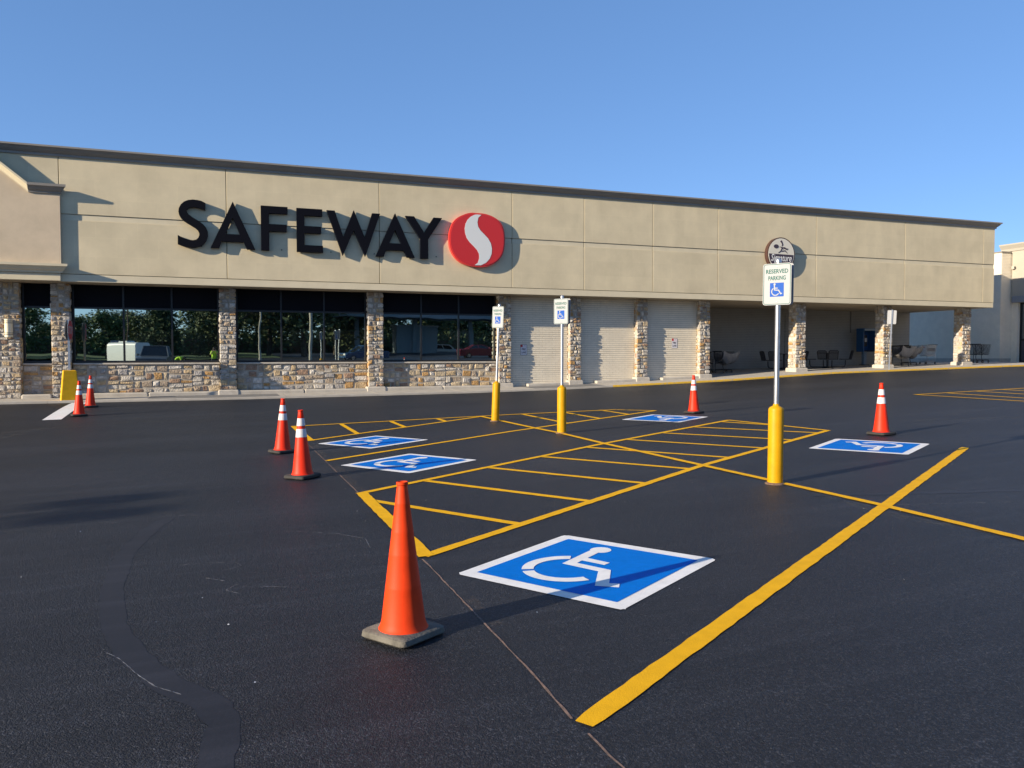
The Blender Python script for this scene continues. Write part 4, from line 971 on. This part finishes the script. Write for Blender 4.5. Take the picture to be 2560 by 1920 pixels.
where = ['leftmost but two of the mirrored trees', 'second pale gap tree from the left window', 'rounded tree above the mirrored road sign', 'tree above the mirrored white trailer', 'dark conifer above the mirrored truck', 'conifer right of the mirrored sky gap', 'broad tree behind the mirrored lime shirt', 'broad tree left of the mirrored pale pole', 'broad tree between the mirrored pale poles', 'tall tree right of the mirrored pale poles', 'tall tree behind the mirrored canopy', 'tree framed by the mirrored canopy', 'far tree beyond the mirrored white car', 'far tree above the mirrored beige shop', 'small tree at the left of the mirrored row', 'leftmost tree of the mirrored row']
for i, (x, y, k, s) in enumerate(tl):
    o = protos[k] if k not in used else copy_tree(protos[k]); used.add(k)
    o.location = (x, y, .03); o.scale = (s, s, s); o.rotation_euler = (0,0,i*1.3); 
    if i < 16: o['label'] = 'green leafy '+where[i] if k != 2 else 'green '+where[i]; o['group'] = 'trees across the lot mirrored in the windows'
    else: o['label'] = 'tree number %s from the left in the dark mirrored back row' % ('one two three four five six seven eight nine ten eleven twelve thirteen fourteen fifteen sixteen seventeen'.split()[i-16]); o['group'] = 'back row of trees mirrored in the windows'
hg = MB(); hr = random.Random(11)
for i in range(9000):
    p = Vector((hr.uniform(-62, 62), -64+hr.gauss(0, .8), hr.uniform(0, 1)**.8*(3.0+.8*math.sin(i*.37)))); sz = hr.uniform(.2, .42)
    a = Vector((hr.uniform(-1,1), hr.uniform(-.6,.6), hr.uniform(-1,1))).normalized()*sz; c_ = Vector((hr.uniform(-1,1), hr.uniform(-.4,.4), hr.uniform(-1,1))).normalized()*sz
    hg.add([p-a, p+c_*.8, p+a, p-c_*.8], [(0,1,2,3)])
hd = thing('hedge', 'long dark green hedge mirrored below the tree crowns', 'hedge', loc=(0, 0, 0)); hg.build('foliage', 'leaf2', hd); MB().box(-62, 62, -64.3, -63.7, 0, 2.4).build('branches', 'bark', hd)
def wheel(root, x, y, r=.33, w=.2):
    t = MB().tube([(x-w/2, y, r), (x+w/2, y, r)], r, 20).build('wheel', 'tyre', root, smooth=40)
    MB().tube([(x-w/2-.008, y, r), (x+w/2+.008, y, r)], r*.6, 14).build('rim', 'chrome', t, smooth=40)
def car(name, label, cat, paint, loc, rz, prof, cab, L, W=1.8, group=None, wr=.33, axles=None, pickup=False):
    """prof: lower-body side outline (y along length, z); cab: (y0,y1 at belt, y2,y3 at roof, belt z, roof z)"""
    root = thing(name, label, cat, group, loc, rz)
    b = MB(); hw = W/2
    loops = [(x, [(a, max(c, .30) if i_ else c) for a, c in prof], i_) for x, i_ in ((-hw+.06, 1), (-hw, 0), (hw, 0), (hw-.06, 1))]
    b.prism([prof], lambda a, c, d: (d, a, c), -hw, hw)
    o = b.build('body', paint, root, recalc=True); mo = o.modifiers.new('bevel', 'BEVEL'); mo.width = .07; mo.segments = 3; mo.limit_method = 'ANGLE'
    y0, y1, y2, y3, zb, zr = cab; t = .16
    def frus(inset, a, c, e, g, za, zc): 
        return [(-hw+inset, a, za), (hw-inset, a, za), (hw-inset, c, za), (-hw+inset, c, za), (-hw+inset+t, e, zc), (hw-inset-t, e, zc), (hw-inset-t, g, zc), (-hw+inset+t, g, zc)]
    FS = [(3,2,1,0),(4,5,6,7),(0,1,5,4),(1,2,6,5),(2,3,7,6),(3,0,4,7)]
    g = MB().add(frus(.05, y0, y1, y2, y3, zb-.02, zr), FS).build('windows', 'car_glass', root)
    MB().bbox(-hw+.05+t-.03, hw-.05-t+.03, y2-.05, y3+.05, zr-.03, zr+.03, .02).build('roof', paint, root)
    P = MB()
    for s in (-1, 1):
        for (a, e) in ((y0, y2), (y1, y3), ((y0+y1)/2, (y2+y3)/2)): P.tube([(s*(hw-.05), a, zb-.02), (s*(hw-.05-t), e, zr)], .045, 6)
    P.build('pillars', paint, root)
    ax = axles or (L*.31, -L*.29)
    for y in ax:
        for s in (-1, 1): wheel(root, s*(hw-.1), y, wr)
    yf, yr = max(p[0] for p in prof), min(p[0] for p in prof)
    for s in (-1, 1):
        MB().bbox(s*(hw-.28)-.18, s*(hw-.28)+.18, yf-.08, yf+.015, .62, .80, .02).build('headlight', 'lens', root)
        MB().bbox(s*(hw-.2)-.12, s*(hw-.2)+.12, yr-.015, yr+.08, .70, .92, .02).build('tail_light', 'tail', root)
        MB().bbox(s*(hw+.10)-.10, s*(hw+.10)+.10, y1-.30, y1-.20, zb+.02, zb+.18, .03).build('mirror', paint, root)
    MB().bbox(-hw*.5, hw*.5, yf-.05, yf+.012, .52, .74, .01).build('grille', 'black_metal', root)
    MB().bbox(-hw+.08, hw-.08, yf-.02, yf+.07, .34, .50, .03).build('bumper', 'chrome' if pickup else paint, root)
    return root
truck_p = [(-2.75,.45),(-2.75,1.12),(-.55,1.12),(-.5,1.15),(1.15,1.15),(2.55,1.05),(2.68,.95),(2.68,.45)]
car('pickup_truck', 'dark pickup truck mirrored in the first wide window', 'truck', 'car_dark', (-4.35, -4.4, G(-4.35, -4.4)), R(4), truck_p, (-.55, 1.25, -.35, .55, 1.12, 1.86), 5.4, 2.0, wr=.4, axles=(1.75, -1.7), pickup=True)
tr = thing('box_trailer', 'white rounded box trailer mirrored behind the pickup truck', 'trailer', loc=(-6.7, -10.5, G(-7, -10.5)), rz=R(-48)); tr.scale = (.66, .62, .76)
bb_ = MB().prism([rrect(-1.15, 1.15, .5, 2.85, .3)], lambda a, c, d: (a, d, c), 2.2, -2.6).build('body', 'car_white', tr, recalc=True, smooth=40)
MB().bbox(-.6, .6, -1.5, .2, 2.86, 3.0, .04).build('roof_vent', 'car_white', tr); MB().tube([(0, 2.2, .5), (0, 3.4, .45)], .05, 6).build('drawbar', 'black_metal', tr)
for s in (-1, 1):
    for y in (-.6, .2): wheel(tr, s*1.12, y, .34)
suv = [(-2.15,.35),(-2.22,.95),(-2.15,1.05),(.95,1.05),(2.0,.95),(2.2,.75),(2.2,.35)]
car('parked_car', 'white sport utility car mirrored under the canopy', 'car', 'car_white', (32.2, -56, 0.0), R(-80), suv, (-2.1, 1.1, -1.8, .3, 1.03, 1.72), 4.4, group='parked cars mirrored in the third wide window')
car('parked_car', 'silver car mirrored behind the white one', 'car', 'car_silver', (34.0, -62, 0.0), R(-80), suv, (-2.1, 1.1, -1.8, .3, 1.03, 1.75), 4.4, group='parked cars mirrored in the third wide window')
sed = [(-2.3,.32),(-2.32,.80),(-2.2,.98),(-1.3,1.02),(.9,.98),(2.1,.82),(2.28,.65),(2.28,.32)]
car('parked_car', 'dark red car mirrored at the right end of the windows', 'car', 'car_red', (26.4, -22, .45), R(-82), sed, (-1.6, 1.15, -.8, .2, .97, 1.42), 4.6, group='parked cars mirrored in the third wide window')
car('parked_car', 'dark blue car mirrored in the second wide window', 'car', 'car_blue', (13.2, -18, .25), R(75), sed, (-1.6, 1.15, -.8, .2, .97, 1.5), 4.6, group='parked cars mirrored in the third wide window')
gc = thing('fuel_canopy', 'wide grey filling station canopy mirrored in the third wide window', 'canopy', loc=(31, -50, 0.05), rz=R(6))
MB().bbox(-17, 12, -5, 5, 5.3, 6.5, .05).build('canopy_roof', 'shed', gc)
MB().prism([[(-9,5.31),(-6,5.9),(-2,6.3),(2,5.9),(5,5.31)]], lambda a, c, d: (a, d, c), 5.25, 5.02).build('arched_panel', 'canopy_grey', gc, recalc=True)
for x in (-13, -5, 3, 10): MB().box(x-.3, x+.3, -.4, .4, 0, 5.3).build('column', 'shed', gc)
kk = thing('kiosk_building', 'blue grey kiosk mirrored under the canopy', 'building', loc=(26.5, -53, .05), rz=R(4))
MB().bbox(-3, 3, -2.5, 2.5, 0, 4.2, .05).build('wall', 'shed', kk); MB().box(-3.1, 3.1, -2.6, 2.6, 4.21, 4.4).build('roof', 'canopy_grey', kk); MB().box(-1.0, .8, 2.5, 2.53, 0, 2.2).build('door', 'canopy_grey', kk)
bh_ = thing('distant_shop', 'low beige shop mirrored beyond the canopy', 'building', loc=(52, -95, .05))
MB().box(-9, 9, -5, 5, 0, 3.2).build('wall', 'beige_wall', bh_); MB().bbox(-9.4, 9.4, -5.4, 5.4, 3.21, 4.9, .1).build('roof', 'lamp_cream', bh_)
for x in (-6, -2, 2, 6): MB().box(x-1, x+1, 5.0, 5.04, .6, 2.4).build('window', 'car_glass', bh_)
for i, (x, y, r, h, lb) in enumerate(((4.0, -28, .09, 8.5, 'thin pale pole mirrored in the second wide window'), (7.9, -15, .13, 9, 'thick pale pole mirrored in the second wide window'), (-8.8, -30, .07, 7, 'dark pole mirrored in the first wide window'))):
    po = thing('utility_pole', lb, 'pole', loc=(x, y, G(x, y)-.05))
    MB().lathe([(r*1.15, 0), (r*.85, h)], 12).build('shaft', 'pole_pale' if i < 2 else 'bark', po, smooth=40); MB().lathe([(r*1.6, 0), (r*1.6, .25)], 12).build('footing', 'concrete', po)
rsn = thing('road_sign', 'white and red road sign mirrored in the first wide window', 'sign', loc=(-10.4, -33.5, -.3))
MB().box(-.04, .04, -.04, .04, 0, 2.3).build('pole', 'steel', rsn); MB().bbox(-.45, .45, .04, .06, 1.5, 2.4, .005).build('panel', 'sign_white', rsn); MB().box(-.33, .33, .061, .064, 1.65, 2.25).build('red_field', 'red', rsn)

# people mirrored in the glass
def person(name, label, loc, rz, J, E_, rad, cap):
    """J: joints {name: (x,y,z)}, E_: edges, rad: radii; one skinned body"""
    me = bpy.data.meshes.new('body'); nm = list(J); idx = {n: i for i, n in enumerate(nm)}
    me.from_pydata([J[n] for n in nm], [(idx[a], idx[c]) for a, c in E_], [])
    tmp = bpy.data.objects.new('tmp', me); COL.objects.link(tmp)
    sk = tmp.modifiers.new('skin', 'SKIN'); tmp.modifiers.new('sub', 'SUBSURF').levels = 1
    for n in nm: 
        v_ = me.skin_vertices[0].data[idx[n]]; r = rad[n]; v_.radius = (r, r) if not isinstance(r, tuple) else r; v_.use_root = (n == 'pelvis')
    dg = bpy.context.evaluated_depsgraph_get(); body = bpy.data.meshes.new_from_object(tmp.evaluated_get(dg)); bpy.data.objects.remove(tmp)
    for k in ('skin', 'lime', 'denim'): body.materials.append(M[k])
    near = {'torso': 1, 'leg': 2}
    def kind(co):
        best, bk = 9, 0
        for a, c in E_:
            A_, C_ = Vector(J[a]), Vector(J[c]); d = C_-A_; t = max(0, min(1, (co-A_).dot(d)/max(d.length_squared, 1e-6))); q = (co-A_-d*t).length
            q -= (rad[a]+(rad[c]-rad[a])*t)
            if q < best:
                best = q; s_ = a+' '+c
                bk = 1 if any(w in s_ for w in ('chest', 'waist', 'should')) and 'neck' not in c and not ('elbow' in c and t > .75) else 2 if any(w in s_ for w in ('knee', 'hip', 'ankle', 'pelvis', 'toe')) else 0
        return bk
    for p in body.polygons: p.material_index = kind(p.center); p.use_smooth = True
    root = thing(name, label, 'person', loc=loc, rz=rz); o = bpy.data.objects.new('body', body); COL.objects.link(o); o.parent = root
    hd = Vector(J['head'])
    cp = MB().lathe([(.108, -.01), (.106, .04), (.085, .085), (.05, .108), (.0, .115)], 16, cap=False).build('cap', cap, root, smooth=60); cp.location = hd+Vector((0, -.005, .03))
    for s in (-1, 1):
        e = MB().lathe([(.0, -.011), (.009, -.006), (.011, 0), (.009, .006), (.0, .011)], 8, cap=False).build('eye', 'hair', root, smooth=60); e.location = hd+Vector((s*.034, .088, .005))
    return root
def hand(J, E_, rad, w, side, base, d, up_):
    """palm with four fingers and a thumb, from wrist joint w"""
    base, d, up_ = Vector(base), Vector(d).normalized(), Vector(up_).normalized(); lat = d.cross(up_).normalized()*side
    pm = base+d*.055; J['palm'+w] = tuple(pm); E_.append((w, 'palm'+w)); rad['palm'+w] = .026
    for k, ln in enumerate((.062, .072, .068, .052)):
        a = pm+d*.03+up_*(.027-.018*k); c_ = a+d*ln*.5-lat*.006; e = c_+d*ln*.4-lat*.02
        for nm_, p_, r_ in (('a', a, .0095), ('b', c_, .0085), ('c', e, .0075)): J['f%d%s%s' % (k, nm_, w)] = tuple(p_); rad['f%d%s%s' % (k, nm_, w)] = r_
        E_ += [('palm'+w, 'f%da%s' % (k, w)), ('f%da%s' % (k, w), 'f%db%s' % (k, w)), ('f%db%s' % (k, w), 'f%dc%s' % (k, w))]
    a = base+d*.03+up_*.03; e = a+d*.03+up_*.03-lat*.01
    J['t1'+w] = tuple(a); J['t2'+w] = tuple(e); rad['t1'+w] = .011; rad['t2'+w] = .009; E_ += [('palm'+w, 't1'+w), ('t1'+w, 't2'+w)]
J = {'pelvis': (0,0,.96), 'waist': (0,.0,1.10), 'chest': (0,.0,1.33), 'neck': (0,.01,1.50), 'head': (0,.03,1.63), 'crown': (0,.03,1.70), 'shoulderL': (-.18,0,1.43), 'shoulderR': (.18,0,1.43), 'elbowL': (-.25,.16,1.20), 'elbowR': (.25,.16,1.20),
     'wristL': (-.125,.33,1.47), 'wristR': (.125,.33,1.47), 'hipL': (-.10,0,.90), 'hipR': (.10,0,.90), 'kneeL': (-.13,.03,.50), 'kneeR': (.13,.03,.50), 'ankleL': (-.14,0,.09), 'ankleR': (.14,0,.09), 'toeL': (-.16,.17,.04), 'toeR': (.16,.17,.04)}
E0 = [('pelvis','waist'),('waist','chest'),('chest','neck'),('neck','head'),('head','crown'),('chest','shoulderL'),('chest','shoulderR'),('shoulderL','elbowL'),('elbowL','wristL'),('shoulderR','elbowR'),('elbowR','wristR'),('pelvis','hipL'),('pelvis','hipR'),('hipL','kneeL'),('kneeL','ankleL'),('ankleL','toeL'),('hipR','kneeR'),('kneeR','ankleR'),('ankleR','toeR')]
r0 = {'pelvis': .15, 'waist': .145, 'chest': .16, 'neck': .058, 'head': .098, 'crown': .08, 'shoulderL': .078, 'shoulderR': .078, 'elbowL': .05, 'elbowR': .05, 'wristL': .03, 'wristR': .03, 'hipL': .098, 'hipR': .098, 'kneeL': .066, 'kneeR': .066, 'ankleL': .045, 'ankleR': .045, 'toeL': .04, 'toeR': .04}
Ja, Ea, ra = dict(J), list(E0), dict(r0)
hand(Ja, Ea, ra, 'wristL', 1, J['wristL'], (.35,.15,.9), (.9,0,-.3)); hand(Ja, Ea, ra, 'wristR', -1, J['wristR'], (-.35,.15,.9), (-.9,0,-.3))
person('person', 'person in a lime shirt and cap taking the photo, mirrored in the first wide window', (-.32, -.62, G(0, -.6)), 0, Ja, Ea, ra, 'hair')
phn = thing('phone', 'dark phone held up by the mirrored person', 'phone', loc=(-.32, -.16, 1.60)); MB().bbox(-.078, .078, -.005, .005, -.038, .038, .003).build('case', 'black_metal', phn); MB().box(-.07, .07, -.0065, -.0052, -.033, .033).build('screen', 'car_glass', phn)
Jb, Eb, rb = dict(J), list(E0), dict(r0)
Jb.update({'pelvis': (0,-.15,.90), 'waist': (0,-.05,1.02), 'chest': (0,.22,1.08), 'neck': (0,.38,1.03), 'head': (0,.48,.97), 'crown': (0,.54,.95), 'shoulderL': (-.18,.27,1.06), 'shoulderR': (.18,.27,1.06), 'elbowL': (-.22,.36,.80), 'elbowR': (.22,.36,.80), 'wristL': (-.15,.46,.58), 'wristR': (.15,.46,.58), 'hipL': (-.10,-.15,.84), 'hipR': (.10,-.15,.84)})
hand(Jb, Eb, rb, 'wristL', 1, Jb['wristL'], (.1,.1,-1), (0,1,.2)); hand(Jb, Eb, rb, 'wristR', -1, Jb['wristR'], (-.1,.1,-1), (0,1,.2))
person('person', 'person in a lime shirt bending forward, mirrored right of the truck', (-2.75, -2.2, G(-2.75, -2.2)), R(-70), Jb, Eb, rb, 'hair')
